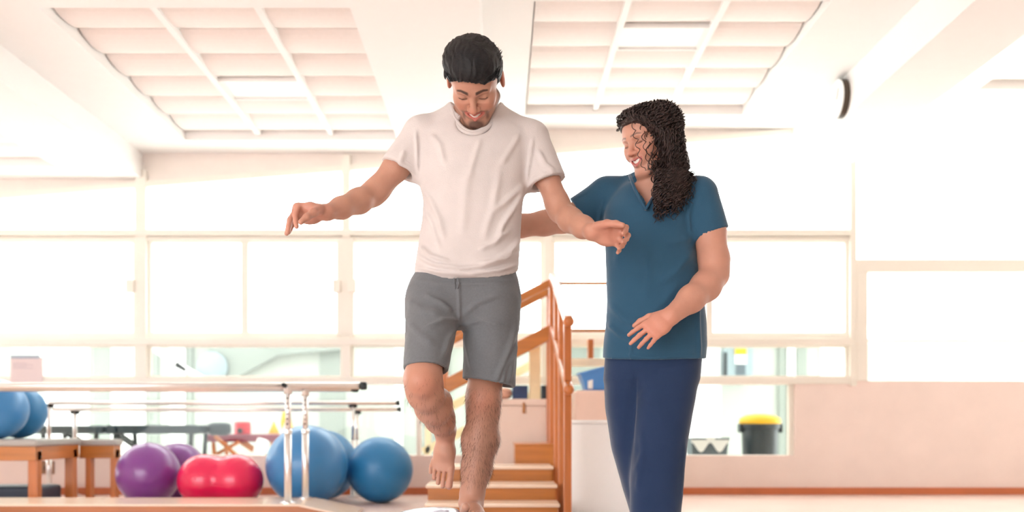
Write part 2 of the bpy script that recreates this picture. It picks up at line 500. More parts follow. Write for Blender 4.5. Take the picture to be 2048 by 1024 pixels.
# ------------------------------------------------------------------ treatment benches
def bench(x0, x1, y0, y1, ztop, label, leg=0.062, legs=4):
    t = thing('treatment_bench', ((x0 + x1) / 2, (y0 + y1) / 2, 0), label, 'bench', 'low wooden benches')
    zc = ztop - 0.045
    MB().box((x0 - .012, y0 - .012, zc), (x1 + .012, y1 + .012, ztop)).build('cushion', M_cush, t, bevel=0.016, seg=3)
    for q, mm in (((x0, y0, x1, y0 + .028), M_wood), ((x0, y1 - .028, x1, y1), M_wood), ((x0, y0 + .028, x0 + .028, y1 - .028), M_woody), ((x1 - .028, y0 + .028, x1, y1 - .028), M_woody)):
        MB().box((q[0], q[1], zc - .092), (q[2], q[3], zc)).build('apron_board', mm, t, bevel=0.003)
    for lx in (x0 + .03, x1 - leg - .03 + .03):
        for ly in (y0 + .03, y1 - leg - .03):
            MB().box((lx, ly, 0), (lx + leg, ly + leg, zc - .03)).build('leg', M_woodz, t, bevel=0.004)
    m = MB()
    for yy in (y0 + .08, ): 
        m.tube([(x1 - .003, yy, zc - .03), (x1 + .002, yy, zc - .03)], .005, 8); m.tube([(x1 - .003, yy, zc - .068), (x1 + .002, yy, zc - .068)], .005, 8)
    m.build('screw_heads', M_cush, t)['kind'] = 'stuff'
    return t
bench(-4.75, -2.985, 6.10, 6.74, 0.442, 'long low wooden bench with grey cushion carrying two blue balls')
bench(-3.03, -2.78, 6.84, 6.97, 0.432, 'small wooden stool with grey top behind the long bench', leg=0.04)
navy = mat('navy_vinyl', (38, 50, 70), 0.45, var=0.1, bump=0.2, bscale=30)
gm = MB().box((-4.5, 6.32, 0.0), (-3.06, 6.64, 0.125)).build('gym_mat', navy, None, bevel=0.03, seg=3)
tag(gm, 'folded navy vinyl mat lying on the floor under the bench', 'mat')
so = thing('wall_socket', (WX(96), YW, WZ(936)), 'brown electrical socket plate low on parapet behind bench', 'socket')
M_sock = mat('brown_plastic', (150, 112, 88), 0.5)
MB().box((WX(84), YW - .012, WZ(948)), (WX(109), YW, WZ(922))).build('plate', M_sock, so, bevel=.003)
m = MB()
for dx in (-5, 5):
    m.box((WX(96 + dx) - .004, YW - .014, WZ(940)), (WX(96 + dx) + .004, YW - .011, WZ(931)))
m.build('slots', M_black, so)['kind'] = 'stuff'

# ------------------------------------------------------------------ exercise balls
def ball_mesh(c, r, rings, squash=0.985, nl=48, nb=40):
    vs, fs = [], []
    for i in range(nb + 1):
        t = math.pi * i / nb
        rr = math.sin(t); h = -math.cos(t)
        groove = 1.0
        for g, wd, dp in rings:
            groove += dp * math.exp(-((h - g) / wd) ** 2)
        for k in range(nl):
            a = 2 * math.pi * k / nl
            z = max(h * groove * r * squash, -r * 0.985)
            vs.append((rr * groove * r * math.cos(a), rr * groove * r * math.sin(a), z))
    for i in range(nb):
        for k in range(nl):
            l = (k + 1) % nl
            fs.append((i * nl + k, i * nl + l, (i + 1) * nl + l, (i + 1) * nl + k))
    return vs, fs
def ball(c, r, material, label, group, tilt=(0, 0, 0), plug=None):
    """c: point under the ball on its support"""
    t = thing('exercise_ball', c, label, 'exercise ball', group)
    vs, fs = ball_mesh(c, r, [(g, .035, -.006) for g in (-.55, -.2, .2, .55)])
    R = Matrix.Rotation(tilt[0], 3, 'X') @ Matrix.Rotation(tilt[1], 3, 'Y')
    cc = Vector(c) + Vector((0, 0, r * 0.985))
    vs = [R @ Vector(v) + cc for v in vs]
    zmin = min(v.z for v in vs)
    vs = [v - Vector((0, 0, zmin - c[2])) for v in vs]
    b = mesh_obj('ball_skin', vs, fs, material, t, smooth=True)
    if plug is not None:
        d = Vector(plug).normalized(); p = cc + d * (r * .982)
        m = MB().tube([p - d * .004, p + d * .004, p + d * .006], [.012, .012, .007], 14)
        m.build('air_plug', material, b, smooth=False)
    return t
M_blue = mat('blue_ball_vinyl', (62, 132, 190), 0.33, var=0.04, scale=4, coat=0.15)
M_blue2 = mat('deep_blue_ball_vinyl', (44, 122, 176), 0.38, var=0.04, scale=4)
M_purp = mat('purple_ball_vinyl', (128, 62, 142), 0.28, var=0.05, scale=4, coat=0.25)
M_red = mat('crimson_ball_vinyl', (230, 22, 82), 0.26, var=0.05, scale=4, coat=0.3)
G = 'exercise balls'
ball(((-8 - VX) / F * 6.24, 6.24, .4425), .200, M_blue, 'blue exercise ball at front of the long bench, cut by frame', G, (.3, .4, 0), (.3, -.9, -.35))
ball(((38 - VX) / F * 6.625, 6.625, .4425), .184, M_blue2, 'deeper blue exercise ball tucked behind another on the long bench', G, (.2, -.3, 0))
ball(((297 - VX) / F * 6.32, 6.32, 0), .210, M_purp, 'shiny purple exercise ball, front one beside the crimson peanut ball', G, (.1, 1.2, 0), (-.1, -1, .05))
ball(((356 - VX) / F * 6.76, 6.76, 0), .205, M_purp, 'purple exercise ball half hidden behind the front purple one', G, (.1, 1.2, 0))
ball(((614 - VX) / F * 6.28, 6.28, 0), .268, M_blue, 'largest blue exercise ball, standing behind the chrome bar posts', G, (1.2, .2, 0), (.12, -1, -.1))
ball(((646 - VX) / F * 6.80, 6.80, 0), .250, M_blue2, 'blue exercise ball mostly hidden behind the largest blue ball', G, (1.2, .2, 0))
ball(((760 - VX) / F * 6.55, 6.55, 0), .228, M_blue2, 'medium blue exercise ball near the wooden steps', G, (.2, 1.0, 0), (.1, -1, .1))
# peanut ball
pk = thing('peanut_ball', ((441 - VX) / F * 6.22, 6.22, 0), 'glossy crimson peanut shaped therapy ball on the floor', 'exercise ball', G)
prof = []
for i in range(41):
    u = -1 + 2 * i / 40
    x = .278 * math.sin(u * math.pi / 2)
    r1 = math.sqrt(max(0, .172 ** 2 - (abs(x) - .106) ** 2)) if abs(x) > .07 else .168 - .016 * math.cos(x / .07 * math.pi / 2) ** 2
    prof.append((max(r1, .004), x))
MB().lathe(prof, (pk.location.x, 6.22, .172), 40, 'x').build('ball_skin', M_red, pk, smooth=True)
MB().tube([(pk.location.x - .12, 6.22 - .17, .19), (pk.location.x - .12, 6.22 - .178, .19)], .011, 12).build('air_plug', M_red, pk)

# ------------------------------------------------------------------ practice steps with handrails
st = thing('practice_steps', (0, 5.9, 0), 'orange wooden practice steps with sloping handrails behind the man', 'steps')
steps = [(5.08, -.405, .322, 1008), (5.36, -.42, .324, 970), (5.74, -.40, .324, 933)]
ends = [5.36, 5.74, 6.18]
for i, (y, xa, xb, py) in enumerate(steps):
    z = HC - (py - VY) / F * y
    s = MB().box((xa + .012, y + .012, 0), (xb - .012, ends[i], z - .018)).build('step', M_wood, st)
    MB().box((xa, y - .004, z - .018), (xb, ends[i] + .002, z)).build('tread', M_tread, s, bevel=.005)
ztop = HC - 38 / F * 6.2
pl = MB().box((.098, 6.2, 0), (.352, 6.84, ztop - .01)).build('landing', M_wood, st)
MB().box((.092, 6.19, ztop - .01), (.358, 6.85, ztop)).build('tread', M_wood, pl, bevel=.003)
xp = .36
zt0, zt1 = HC + 212 / F * 5.05, HC + 296 / F * 6.45      # top rail heights near / far
zl0, zl1 = HC + 78 / F * 5.05, HC + 196 / F * 6.45
def zr_at(y, a, b): return a + (b - a) * (y - 5.05) / 1.40
for y, wdt in ((5.07, .042), (5.55, .040), (6.0, .040), (6.42, .058)):
    MB().box((xp - wdt / 2, y - wdt / 2, 0), (xp + wdt / 2, y + wdt / 2, zr_at(y, zt0, zt1) - .01)).build('post', M_woodz, st, bevel=.006)
for a, b in ((zt0, zt1), (zl0, zl1)):
    r = MB().bar((xp, 4.99, zr_at(4.99, a, b)), (xp, 6.46, zr_at(6.46, a, b)), .045, .055).build('handrail', M_woody, st, bevel=.012)
    MB().lathe([(.010, -.03), (.026, -.022), (.03, 0), (.026, .022), (.010, .03)], (xp, 4.985, zr_at(4.985, a, b)), 16, 'y').build('end_knob', M_woodz, r, smooth=True)
# rails that run down to the left from the landing, near and far side
for y, off, wdt in ((6.44, 0, .058), (6.90, 0, .045)):
    k = F / y
    xa, xb = xp, -0.42
    zA = HC + 296 / F * 6.45
    sl = 0.53
    for dz, hh in ((0, .05), (-.335, .095 if y < 6.5 else .05)):
        MB().bar((xa + .02, y, zA + dz - .02), (xb, y, zA + dz - .02 - sl * (xa - xb)), .045, hh).build('handrail', M_wood, st, bevel=.010)
    for x in (xp, -.40) if y > 6.5 else (-.40,):
        zb = zA - .03 - sl * (xp - x)
        MB().box((x - wdt / 2, y - wdt / 2, 0), (x + wdt / 2, y + wdt / 2, zb)).build('post', M_woodz, st, bevel=.006)

# cabinet behind the landing with things on it
M_cab = mat('pale_peach_cabinet', (246, 226, 212), 0.55, var=0.03)
cb = thing('cabinet', (.18, 7.02, 0), 'pale peach low cabinet with small brass latch behind the steps', 'cabinet')
zc = HC + 52 / F * 6.95
MB().box((-.06, 6.94, 0), (.36, 7.18, zc - .05)).build('body', M_cab, cb, bevel=.005)
MB().box((-.07, 6.93, zc - .048), (.37, 7.19, zc)).build('lid', M_cab, cb, bevel=.008)
MB().box((.165, 6.918, zc - .105), (.182, 6.935, zc - .025)).build('latch', mat('brass', (176, 120, 70), 0.35, metal=.6), cb, bevel=.003)
o = MB().box((.09, 6.98, zc), (.205, 7.10, zc + .10)).build('storage_box', mat('navy_box', (34, 60, 104), 0.5), None, bevel=.006)
tag(o, 'small navy blue box on the peach cabinet', 'box')
o = MB().box((.215, 7.0, zc), (.30, 7.04, zc + .40)).build('wooden_board', mat('cream_board', (250, 232, 190), 0.5), None, bevel=.006)
tag(o, 'upright cream wooden board standing on the peach cabinet', 'board')
o = MB().box((.305, 6.99, zc), (.362, 7.11, zc + .10)).build('ring_binder', mat('dark_green_binder', (38, 52, 62), 0.5), None, bevel=.004)
tag(o, 'dark binder standing beside the cream board', 'binder')
m = MB().lathe([(.006, -.08), (.034, -.07), (.043, -.02), (.043, .03), (.034, .07), (.006, .08)], (.01, 7.05, zc + .044), 24, 'x')
o = m.build('rolled_towel', mat('skin_pink_towel', (230, 180, 156), 0.85, bump=.4), None, smooth=True)
tag(o, 'rolled pinkish towel lying on the peach cabinet', 'towel')

# white chest beside the steps
ch = thing('white_chest', (.58, 5.5, 0), 'tall plain white chest with ribbed front beside the steps', 'chest')
zt = HC + 10 / F * 5.32
MB().box((.395, 5.34, 0), (.86, 5.75, zt - .02)).build('body', M_white, ch, bevel=.006)
MB().box((.388, 5.33, zt - .02), (.867, 5.76, zt)).build('lid', M_white, ch, bevel=.006)
for k in range(12):
    z = .03 + k * .0405
    MB().box((.41, 5.338, z), (.845, 5.342, z + .038)).build('slat', M_white, ch)
# padded block and blue crate behind it
pd = MB().box((.52, 6.55, 0), (1.02, 6.95, HC + 70 / F * 6.55)).build('padded_block', mat('pale_peach_vinyl', (244, 214, 198), 0.5, var=.03), None, bevel=.03, seg=3)
tag(pd, 'peach padded block standing behind the white chest', 'padded block')
bz = HC + 70 / F * 6.55
bl = thing('blue_crate', (.66, 6.72, bz), 'crumpled bright blue plastic crate on the peach padded block', 'crate')
M_crate = mat('bright_blue_plastic', (84, 150, 224), 0.4, var=.05)
vs = [(.60, 6.62, bz), (.80, 6.62, bz), (.80, 6.84, bz), (.60, 6.84, bz), (.56, 6.58, bz + .115), (.84, 6.58, bz + .19), (.84, 6.88, bz + .18), (.56, 6.88, bz + .12)]
mesh_obj('tub', vs, [(0, 3, 2, 1), (0, 1, 5, 4), (1, 2, 6, 5), (2, 3, 7, 6), (3, 0, 4, 7), (4, 5, 6, 7)], M_crate, bl)
m = MB()
for a, b in ((4, 5), (5, 6), (6, 7), (7, 4)): m.bar(vs[a], vs[b], .018, .014)
m.build('rim', M_crate, bl)
MB().box((.61, 6.60, bz + .01), (.645, 6.61, bz + .10)).build('label_card', M_white, bl)
# plain rail frame right of the steps
rf = thing('rail_frame', (.72, 6.9, 0), 'upright orange rail frame with two bars left of the woman', 'rail frame')
for py in (567, 661):
    z = HC + (VY - py) / F * 7.0
    MB().bar((.43, 7.0, z), (1.06, 7.0, z), .03, .024).build('bar', M_wood, rf, bevel=.006)
for x in (.442, 1.04):
    MB().box((x - .014, 6.985, 0), (x + .014, 7.015, HC + 288 / F * 7.0)).build('post', M_frame, rf, bevel=.005)
# cream shelf seen over the block
sh = MB().box((.50, 7.08, HC + 118 / F * 7.1), (1.0, 7.22, HC + 133 / F * 7.1)).build('wall_shelf', mat('cream_shelf', (250, 232, 200), .5), None, bevel=.004)
tag(sh, 'cream shelf board fixed to the glazed wall left of woman', 'shelf')
o = MB().box((.66, 7.1, HC + 133 / F * 7.1), (.70, 7.2, HC + 172 / F * 7.1)).build('wooden_block', M_woodz, None, bevel=.004)
tag(o, 'small orange wooden block on the cream shelf', 'block')

# ------------------------------------------------------------------ paper notice on the left window
pn = thing('paper_notice', (WX(60), YW - .03, WZ(768)), 'pinkish paper calendar sheet hanging on the left window', 'notice')
MB().box((WX(27), YW - .046, WZ(769)), (WX(91), YW - .040, WZ(716))).build('sheet', mat('pink_paper', (232, 214, 212), .8, var=.02), pn)
MB().box((WX(28), YW - .05, WZ(718)), (WX(84), YW - .036, WZ(711))).build('binding', mat('grey_binding', (176, 184, 196), .6), pn, bevel=.002)
m = MB()
for k in range(4):
    zz = WZ(727 + 3.2 * k)
    m.box((WX(32), YW - .0475, zz - .003), (WX(60 + 12 * (k % 2)), YW - .046, zz))
q_ = m.build('print', mat('grey_ink', (188, 172, 178), .8), pn); q_['kind'] = 'stuff'

# ------------------------------------------------------------------ things in the store behind the glass
def at(px, py, Y): return ((px - VX) / F * Y, Y, HC + (VY - py) / F * Y)
M_pad = mat('black_pad_vinyl', (44, 54, 60), 0.38, var=.08)
def massage(px0, px1, py0, py1, Y, depth, label, split, legm, padm):
    a = at(px0, py1, Y); b = at(px1, py0, Y)
    t = thing('massage_table', ((a[0] + b[0]) / 2, Y + depth / 2, 0), label, 'massage table', 'massage tables in the store')
    xs = [a[0]] + [at(s, 0, Y)[0] for s in split] + [b[0]]
    for i in range(len(xs) - 1):
        MB().box((xs[i] + .004, Y, a[2]), (xs[i + 1] - .004, Y + depth, b[2])).build('pad', padm, t, bevel=.02, seg=3)
    for x, dx in ((xs[0] + .08, .03), (xs[-1] - .08, -.03)):
        for y in (Y + .05, Y + depth - .05):
            MB().bar((x, y, a[2] + .01), (x + dx, y, 0), .03, .03, (0, 1, 0)).build('leg', legm, t)
    for x in xs[1:-1] or [(xs[0] + xs[-1]) / 2]:
        MB().bar((x, Y + .06, a[2] + .01), (x + .34, Y + .06, a[2] - .22), .022, .022, (0, 1, 0)).build('brace', legm, t)
        MB().bar((x - .05, Y + .06, a[2] + .01), (x + .29, Y + .06, a[2] - .22), .022, .022, (0, 1, 0)).build('brace', legm, t)
    return t
massage(62, 207, 851, 868, 8.1, .5, 'black padded massage table behind glass, left one', [], M_black, M_pad)
massage(210, 398, 850, 868, 8.1, .5, 'black padded massage table behind glass, longer one by the purple balls', [232], M_black, M_pad)
o = MB().lathe([(.004, -.10), (.045, -.095), (.058, -.06), (.058, .06), (.045, .095), (.004, .10)], (at(408, 860, 8.35)[0] + .135, 8.35, .5), 20, 'x').build('bolster', M_pad, None, smooth=True)
o.location.z -= .0
tag(o, 'round black bolster at the end of the longer massage table', 'bolster')
M_mar = mat('maroon_vinyl', (130, 44, 62), .45, var=.08)
massage(406, 560, 869, 884, 8.8, .5, 'maroon padded table with wooden legs behind glass', [], M_woodz, M_mar)
c = at(479, 869, 8.9)
rd = thing('red_canister', (c[0], 8.98, c[2]), 'red canister with round dark cap on the maroon table', 'canister')
MB().lathe([(.07, 0), (.078, .01), (.078, .105), (.07, .118), (.03, .122)], (c[0], 9.0, c[2]), 24).build('body', mat('red_plastic', (214, 48, 62), .4), rd, smooth=False)
MB().tube([(c[0], 8.905, c[2] + .035), (c[0], 8.925, c[2] + .035)], .024, 16).build('spout_cap', M_black, rd)
c = at(556, 869, 8.9)
M_yel = mat('yellow_plastic', (250, 192, 34), .45, var=.05)
for k, (cx, lab) in enumerate(((548, 'yellow and white folding caution board on the maroon table, left'), (572, 'yellow caution board on the maroon table beside the bar post'))):
    q = at(cx, 869, 8.95 + .1 * k); y8 = q[1]
    t = thing('caution_board', q, lab, 'caution board', 'caution boards')
    MB().prism([(q[0] - .075, q[2]), (q[0] + .075, q[2]), (q[0] + .03, q[2] + .24 - .02 * k), (q[0] - .03, q[2] + .24 - .02 * k)], y8, y8 + .015).build('panel', M_yel if k else M_fwhite, t)
    MB().prism([(q[0] - .05, q[2] + .01), (q[0] + .05, q[2] + .01), (q[0], q[2] + .13)], y8 - .008, y8).build('emblem', M_fwhite if k else M_yel, t)
c = at(520, 912, 8.3)
a = at(512, 918, 8.3); b = at(526, 878, 8.3)
m = MB().bar((a[0] - .075, 8.3, .002), b, .085, .08, (0, 1, 0)); o = m.build('foam_wedge', M_fwhite, None, bevel=.012)
tag(o, 'white foam wedge leaning under the maroon table', 'foam wedge')
vs = at(448, 890, 8.5)
m = MB().bar(at(430, 872, 8.6), at(478, 916, 8.6), .03, .035, (0, 1, 0)); m.bar(at(478, 884, 8.64), at(420, 916, 8.64), .03, .035, (0, 1, 0))
o = m.build('trestle', M_woodz, None); tag(o, 'crossed wooden trestle under the maroon table', 'trestle')
o = MB().lathe([(.01, -.09), (.06, -.08), (.075, 0), (.06, .08), (.01, .09)], (at(424, 894, 8.4)[0], 8.4, .076), 18, 'x').build('cushion_roll', mat('teal_vinyl', (74, 116, 128), .5), None, smooth=True)
tag(o, 'teal cushion roll under the maroon table', 'cushion')
# waste bin and tub
c = at(1520, 828, 8.0)
bn = thing('waste_bin', (c[0], 8.0, 0), 'dark round waste bin with yellow lid behind the right glazing', 'waste bin')
MB().lathe([(.130, .0), (.136, .01), (.150, .44), (.152, .50), (.164, .505), (.168, .55), (.16, .555)], (c[0], 8.0, 0), 32).build('body', M_pad, bn, smooth=False)
MB().lathe([(.170, .545), (.172, .565), (.165, .59), (.12, .618), (.06, .624), (.05, .628), (.0, .628)], (c[0], 8.0, 0), 32).build('lid', M_yel, bn, smooth=True)
for s in (-1, 1):
    MB().box((c[0] + s * .165 - .014, 7.95, .47), (c[0] + s * .165 + .014, 8.05, .545)).build('handle', M_pad, bn, bevel=.008)
c = at(1413, 876, 7.9)
tb = thing('laundry_tub', (c[0], 7.9, 0), 'grey tub with white scalloped rim beside the waste bin', 'tub')
M_tub = mat('grey_plastic', (92, 104, 112), .45)
vs = [(c[0] - .12, 7.8, 0), (c[0] + .12, 7.8, 0), (c[0] + .12, 8.0, 0), (c[0] - .12, 8.0, 0), (c[0] - .152, 7.77, c[2]), (c[0] + .152, 7.77, c[2]), (c[0] + .152, 8.03, c[2]), (c[0] - .152, 8.03, c[2])]
mesh_obj('body', vs, [(0, 3, 2, 1), (0, 1, 5, 4), (1, 2, 6, 5), (2, 3, 7, 6), (3, 0, 4, 7), (4, 5, 6, 7)], M_tub, tb)
poly = [(-.153, -.006), (.153, -.006)] + [(.15 - .30 * k / 16, -.075 - .045 * math.cos(4 * math.pi * k / 16 - math.pi) * 0.9 - .0) for k in range(17)]
MB().prism([(c[0] + p[0], c[2] + p[1]) for p in poly], 7.752, 7.772).build('scalloped_liner', M_fwhite, tb)
MB().box((c[0] - .155, 7.745, c[2] - .012), (c[0] + .155, 7.775, c[2] + .004)).build('rim', M_tub, tb, bevel=.003)
MB().box((c[0] - .035, 7.738, c[2] - .03), (c[0] + .035, 7.748, c[2] + .012)).build('grip', M_fwhite, tb, bevel=.004)
# dispenser cabinet on the far wall
a = at(1452, 753, 10.75); b = at(1506, 696, 10.75)
dp = thing('wall_dispenser', ((a[0] + b[0]) / 2, 10.85, a[2]), 'grey wall dispenser with yellow top behind the right glazing', 'dispenser')
M_gry = mat('blue_grey_metal', (150, 166, 172), .5)
MB().box((a[0], 10.75, a[2]), (b[0], YB - .0, b[2])).build('body', M_gry, dp, bevel=.01)
q0, q1 = at(1470, 710, 10.75), at(1492, 697, 10.75); MB().box((q0[0], 10.73, q0[2]), (q1[0], 10.75, q1[2])).build('yellow_band', M_yel, dp)
q0, q1 = at(1470, 728, 10.75), at(1492, 710, 10.75); MB().box((q0[0], 10.73, q0[2]), (q1[0], 10.75, q1[2])).build('label_card', M_fwhite, dp)
q0, q1 = at(1472, 750, 10.75), at(1490, 729, 10.75); MB().box((q0[0], 10.735, q0[2]), (q1[0], 10.75, q1[2])).build('outlet', M_tub, dp)
q0, q1 = at(1448, 753, 10.75), at(1454, 705, 10.75); MB().box((q0[0], 10.74, q0[2]), (q1[0], 10.8, q1[2])).build('side_hose', M_pad, dp)
# sloping stair soffit with white strings on the far wall
sf = struct('trim_2', (BX(520), YB - .3, BZ(740))); sf['label'] = 'grey underside of a stair with white strings behind the glass'
MB().prism([(BX(430), BZ(684)), (BX(690), BZ(684)), (BX(690), BZ(700)), (BX(560), BZ(712)), (BX(470), BZ(760)), (BX(400), BZ(760))], YB - .12, YB - .02).build('soffit', M_green2, sf)
for (ax, ay, bx, by) in ((300, 690, 372, 742), (352, 728, 408, 758), (232, 690, 262, 730)):
    MB().bar(at(ax, ay, 10.8), at(bx, by, 10.8), .06, .045, (0, 1, 0)).build('string_board', M_fwhite, sf)
c = at(425, 735, 10.85)
o = MB().lathe([(.004, -.03), (.16, -.02), (.18, .0), (.17, .02), (.004, .03)], (c[0], 10.84, c[2]), 28, 'y').build('wall_fan', M_gry, None, smooth=True)
tag(o, 'round grey wall fan on the far wall behind glass', 'fan')

rr_ = thing('ramp_rail', (-.3, 8.0, 0), 'cream sloping handrail seen through the glass behind the man', 'handrail')
M_crm = mat('cream_rail_paint', (236, 212, 168), .5)
for dy in (0, 62):
    MB().bar(at(1078, 722 + dy, 8.0), at(846, 842 + dy, 8.0), .05, .07).build('rail', M_crm, rr_, bevel=.01)
for px, py in ((1070, 726), (856, 836)):
    q = at(px, py, 8.0)
    MB().box((q[0] - .025, 7.975, 0), (q[0] + .025, 8.025, q[2] + .02)).build('post', M_crm, rr_, bevel=.006)

# ================================================================== people
# A small signed-distance modeller: shapes are blended in a volume and skinned
# with surface nets, so a body comes out as one continuous tapered surface.
def V3(p): return np.array([p[0], p[1], p[2]], dtype=np.float32)
def nrm(v):
    v = np.asarray(v, dtype=np.float64); return v / np.linalg.norm(v)

class Vol:
    def __init__(s, lo, hi, res, fine=()):
        """fine: list of (lo, hi, res) boxes whose axis ranges get the finer spacing"""
        s.ax = []
        for a in range(3):
            pts = [lo[a]]; x = lo[a]
            while x < hi[a]:
                r = res
                for fl_, fh, fr in fine:
                    if fl_[a] - fr <= x <= fh[a]: r = min(r, fr)
                x += r; pts.append(x)
            s.ax.append(np.array(pts, dtype=np.float32))
        s.d = np.full([len(a) for a in s.ax], 0.5, dtype=np.float32)
        s.res = res
    def _sl(s, lo, hi):
        sl = []
        for a in range(3):
            i0 = max(0, np.searchsorted(s.ax[a], lo[a]) - 1); i1 = min(len(s.ax[a]), np.searchsorted(s.ax[a], hi[a]) + 1)
            if i1 <= i0: return None
            sl.append(slice(i0, i1))
        return tuple(sl)
    def _apply(s, fn, lo, hi, k, mode):
        mg = k + 0.016
        sl = s._sl([v - mg for v in lo], [v + mg for v in hi])
        if sl is None: return s
        X = s.ax[0][sl[0]][:, None, None]; Y = s.ax[1][sl[1]][None, :, None]; Z = s.ax[2][sl[2]][None, None, :]
        b = fn(X, Y, Z).astype(np.float32)
        a = s.d[sl]
        if mode == 'add':
            if k > 0:
                h = np.maximum(k - np.abs(a - b), 0) / k
                s.d[sl] = np.minimum(a, b) - h * h * k * 0.25
            else: s.d[sl] = np.minimum(a, b)
        else:
            b = -b
            if k > 0:
                h = np.maximum(k - np.abs(a - b), 0) / k
                s.d[sl] = np.maximum(a, b) + h * h * k * 0.25
            else: s.d[sl] = np.maximum(a, b)
        return s
    # ---- shapes
    def cone(s, a, b, ra, rb, k=0.01, mode='add'):
        a = V3(a); b = V3(b); ba = b - a; L2 = float(ba @ ba) + 1e-9
        r = max(ra, rb)
        def fn(X, Y, Z):
            px, py, pz = X - a[0], Y - a[1], Z - a[2]
            t = np.clip((px * ba[0] + py * ba[1] + pz * ba[2]) / L2, 0, 1)
            return np.sqrt((px - t * ba[0]) ** 2 + (py - t * ba[1]) ** 2 + (pz - t * ba[2]) ** 2) - (ra + (rb - ra) * t)
        return s._apply(fn, np.minimum(a, b) - r, np.maximum(a, b) + r, k, mode)
    def chain(s, pts, rs, k=0.01, mode='add'):
        for i in range(len(pts) - 1): s.cone(pts[i], pts[i + 1], rs[i], rs[i + 1], k, mode)
        return s
    def ell(s, c, r, R=None, k=0.01, mode='add'):
        c = V3(c); R = np.eye(3) if R is None else np.asarray(R)
        rm = max(r)
        ext = np.sqrt(((R * np.asarray(r)[None, :]) ** 2).sum(1))
        def fn(X, Y, Z):
            px, py, pz = X - c[0], Y - c[1], Z - c[2]
            k0 = 0; k1 = 0
            for i in range(3):
                q = px * R[0, i] + py * R[1, i] + pz * R[2, i]
                k0 = k0 + (q / r[i]) ** 2; k1 = k1 + (q / r[i] ** 2) ** 2
            k0 = np.sqrt(k0); k1 = np.sqrt(k1)
            return k0 * (k0 - 1) / (k1 + 1e-6)
        return s._apply(fn, c - ext, c + ext, k, mode)
    def flat(s, a, b, wa, wb, ta, tb, wd, k=0.01, mode='add'):
        """tapered bar with an elliptical section: half width w along wd, half thickness t"""
        a = V3(a); b = V3(b); ba = b - a; L = float(np.linalg.norm(ba)); f = ba / L
        wd = np.asarray(wd, dtype=np.float64); wd = wd - f * (wd @ f); wd = (wd / np.linalg.norm(wd)).astype(np.float32)
        n = np.cross(f, wd)
        r = max(wa, wb, ta, tb)
        def fn(X, Y, Z):
            px, py, pz = X - a[0], Y - a[1], Z - a[2]
            u = px * f[0] + py * f[1] + pz * f[2]
            t = np.clip(u / L, 0, 1); e = u - t * L
            p = px * wd[0] + py * wd[1] + pz * wd[2]; q = px * n[0] + py * n[1] + pz * n[2]
            w_ = wa + (wb - wa) * t; t_ = ta + (tb - ta) * t; m = np.minimum(w_, t_)
            k0 = np.sqrt((p / w_) ** 2 + (q / t_) ** 2 + (e / m) ** 2)
            k1 = np.sqrt((p / w_ ** 2) ** 2 + (q / t_ ** 2) ** 2 + (e / m ** 2) ** 2)
            return k0 * (k0 - 1) / (k1 + 1e-6)
        return s._apply(fn, np.minimum(a, b) - r, np.maximum(a, b) + r, k, mode)
    def loft(s, keys, k=0.01, mode='add', p=2.3, capk=0.02):
        """keys: (z, cx, cy, half width, half depth, yaw); upright body with superelliptic sections"""
        K = np.array(sorted([tuple(q) + (0,) * (6 - len(q)) for q in keys]), dtype=np.float32)
        zz = K[:, 0]
        def spl(z, col):
            # smooth interpolation (Catmull-Rom like through np.interp of a refined table)
            zf = np.linspace(zz[0], zz[-1], 200); v = np.interp(zf, zz, col)
            ker = np.ones(9) / 9; v = np.convolve(np.pad(v, 4, mode='edge'), ker, 'valid')
            return np.interp(z, zf, v)
        def fn(X, Y, Z):
            z = Z[0, 0, :]; zc = np.clip(z, zz[0], zz[-1])
            cx, cy, a, b, yw = [spl(zc, K[:, i]).astype(np.float32)[None, None, :] for i in range(1, 6)]
            px, py = X - cx, Y - cy
            qx = px * np.cos(yw) + py * np.sin(yw); qy = -px * np.sin(yw) + py * np.cos(yw)
            u = (np.abs(qx) / a + 1e-6) ** p + (np.abs(qy) / b + 1e-6) ** p
            rr = u ** (1 / p)
            m = np.minimum(a, b)
            d = (rr - 1) * m * (1 + 0.35 * (a / m - 1) * np.abs(qx) / (np.abs(qx) + np.abs(qy) + 1e-5))
            e = np.abs(Z - zc)
            return np.where(e > 0, np.maximum(d, e) + 0 * d, d)
        lo = [(K[:, 1] - np.maximum(K[:, 3], K[:, 4])).min(), (K[:, 2] - np.maximum(K[:, 3], K[:, 4])).min(), zz[0]]
        hi = [(K[:, 1] + np.maximum(K[:, 3], K[:, 4])).max(), (K[:, 2] + np.maximum(K[:, 3], K[:, 4])).max(), zz[-1]]
        return s._apply(fn, lo, hi, k, mode)
    def cut(s, pt, n, k=0.0, lo=None, hi=None):
        """remove everything on the +n side of the plane (inside the optional box)"""
        pt = V3(pt); n = nrm(n)
        def fn(X, Y, Z): return -((X - pt[0]) * n[0] + (Y - pt[1]) * n[1] + (Z - pt[2]) * n[2])
        lo = [a[0] for a in s.ax] if lo is None else lo; hi = [a[-1] for a in s.ax] if hi is None else hi
        return s._apply(fn, [v + k + .016 for v in lo], [v - k - .016 for v in hi], k, 'sub')
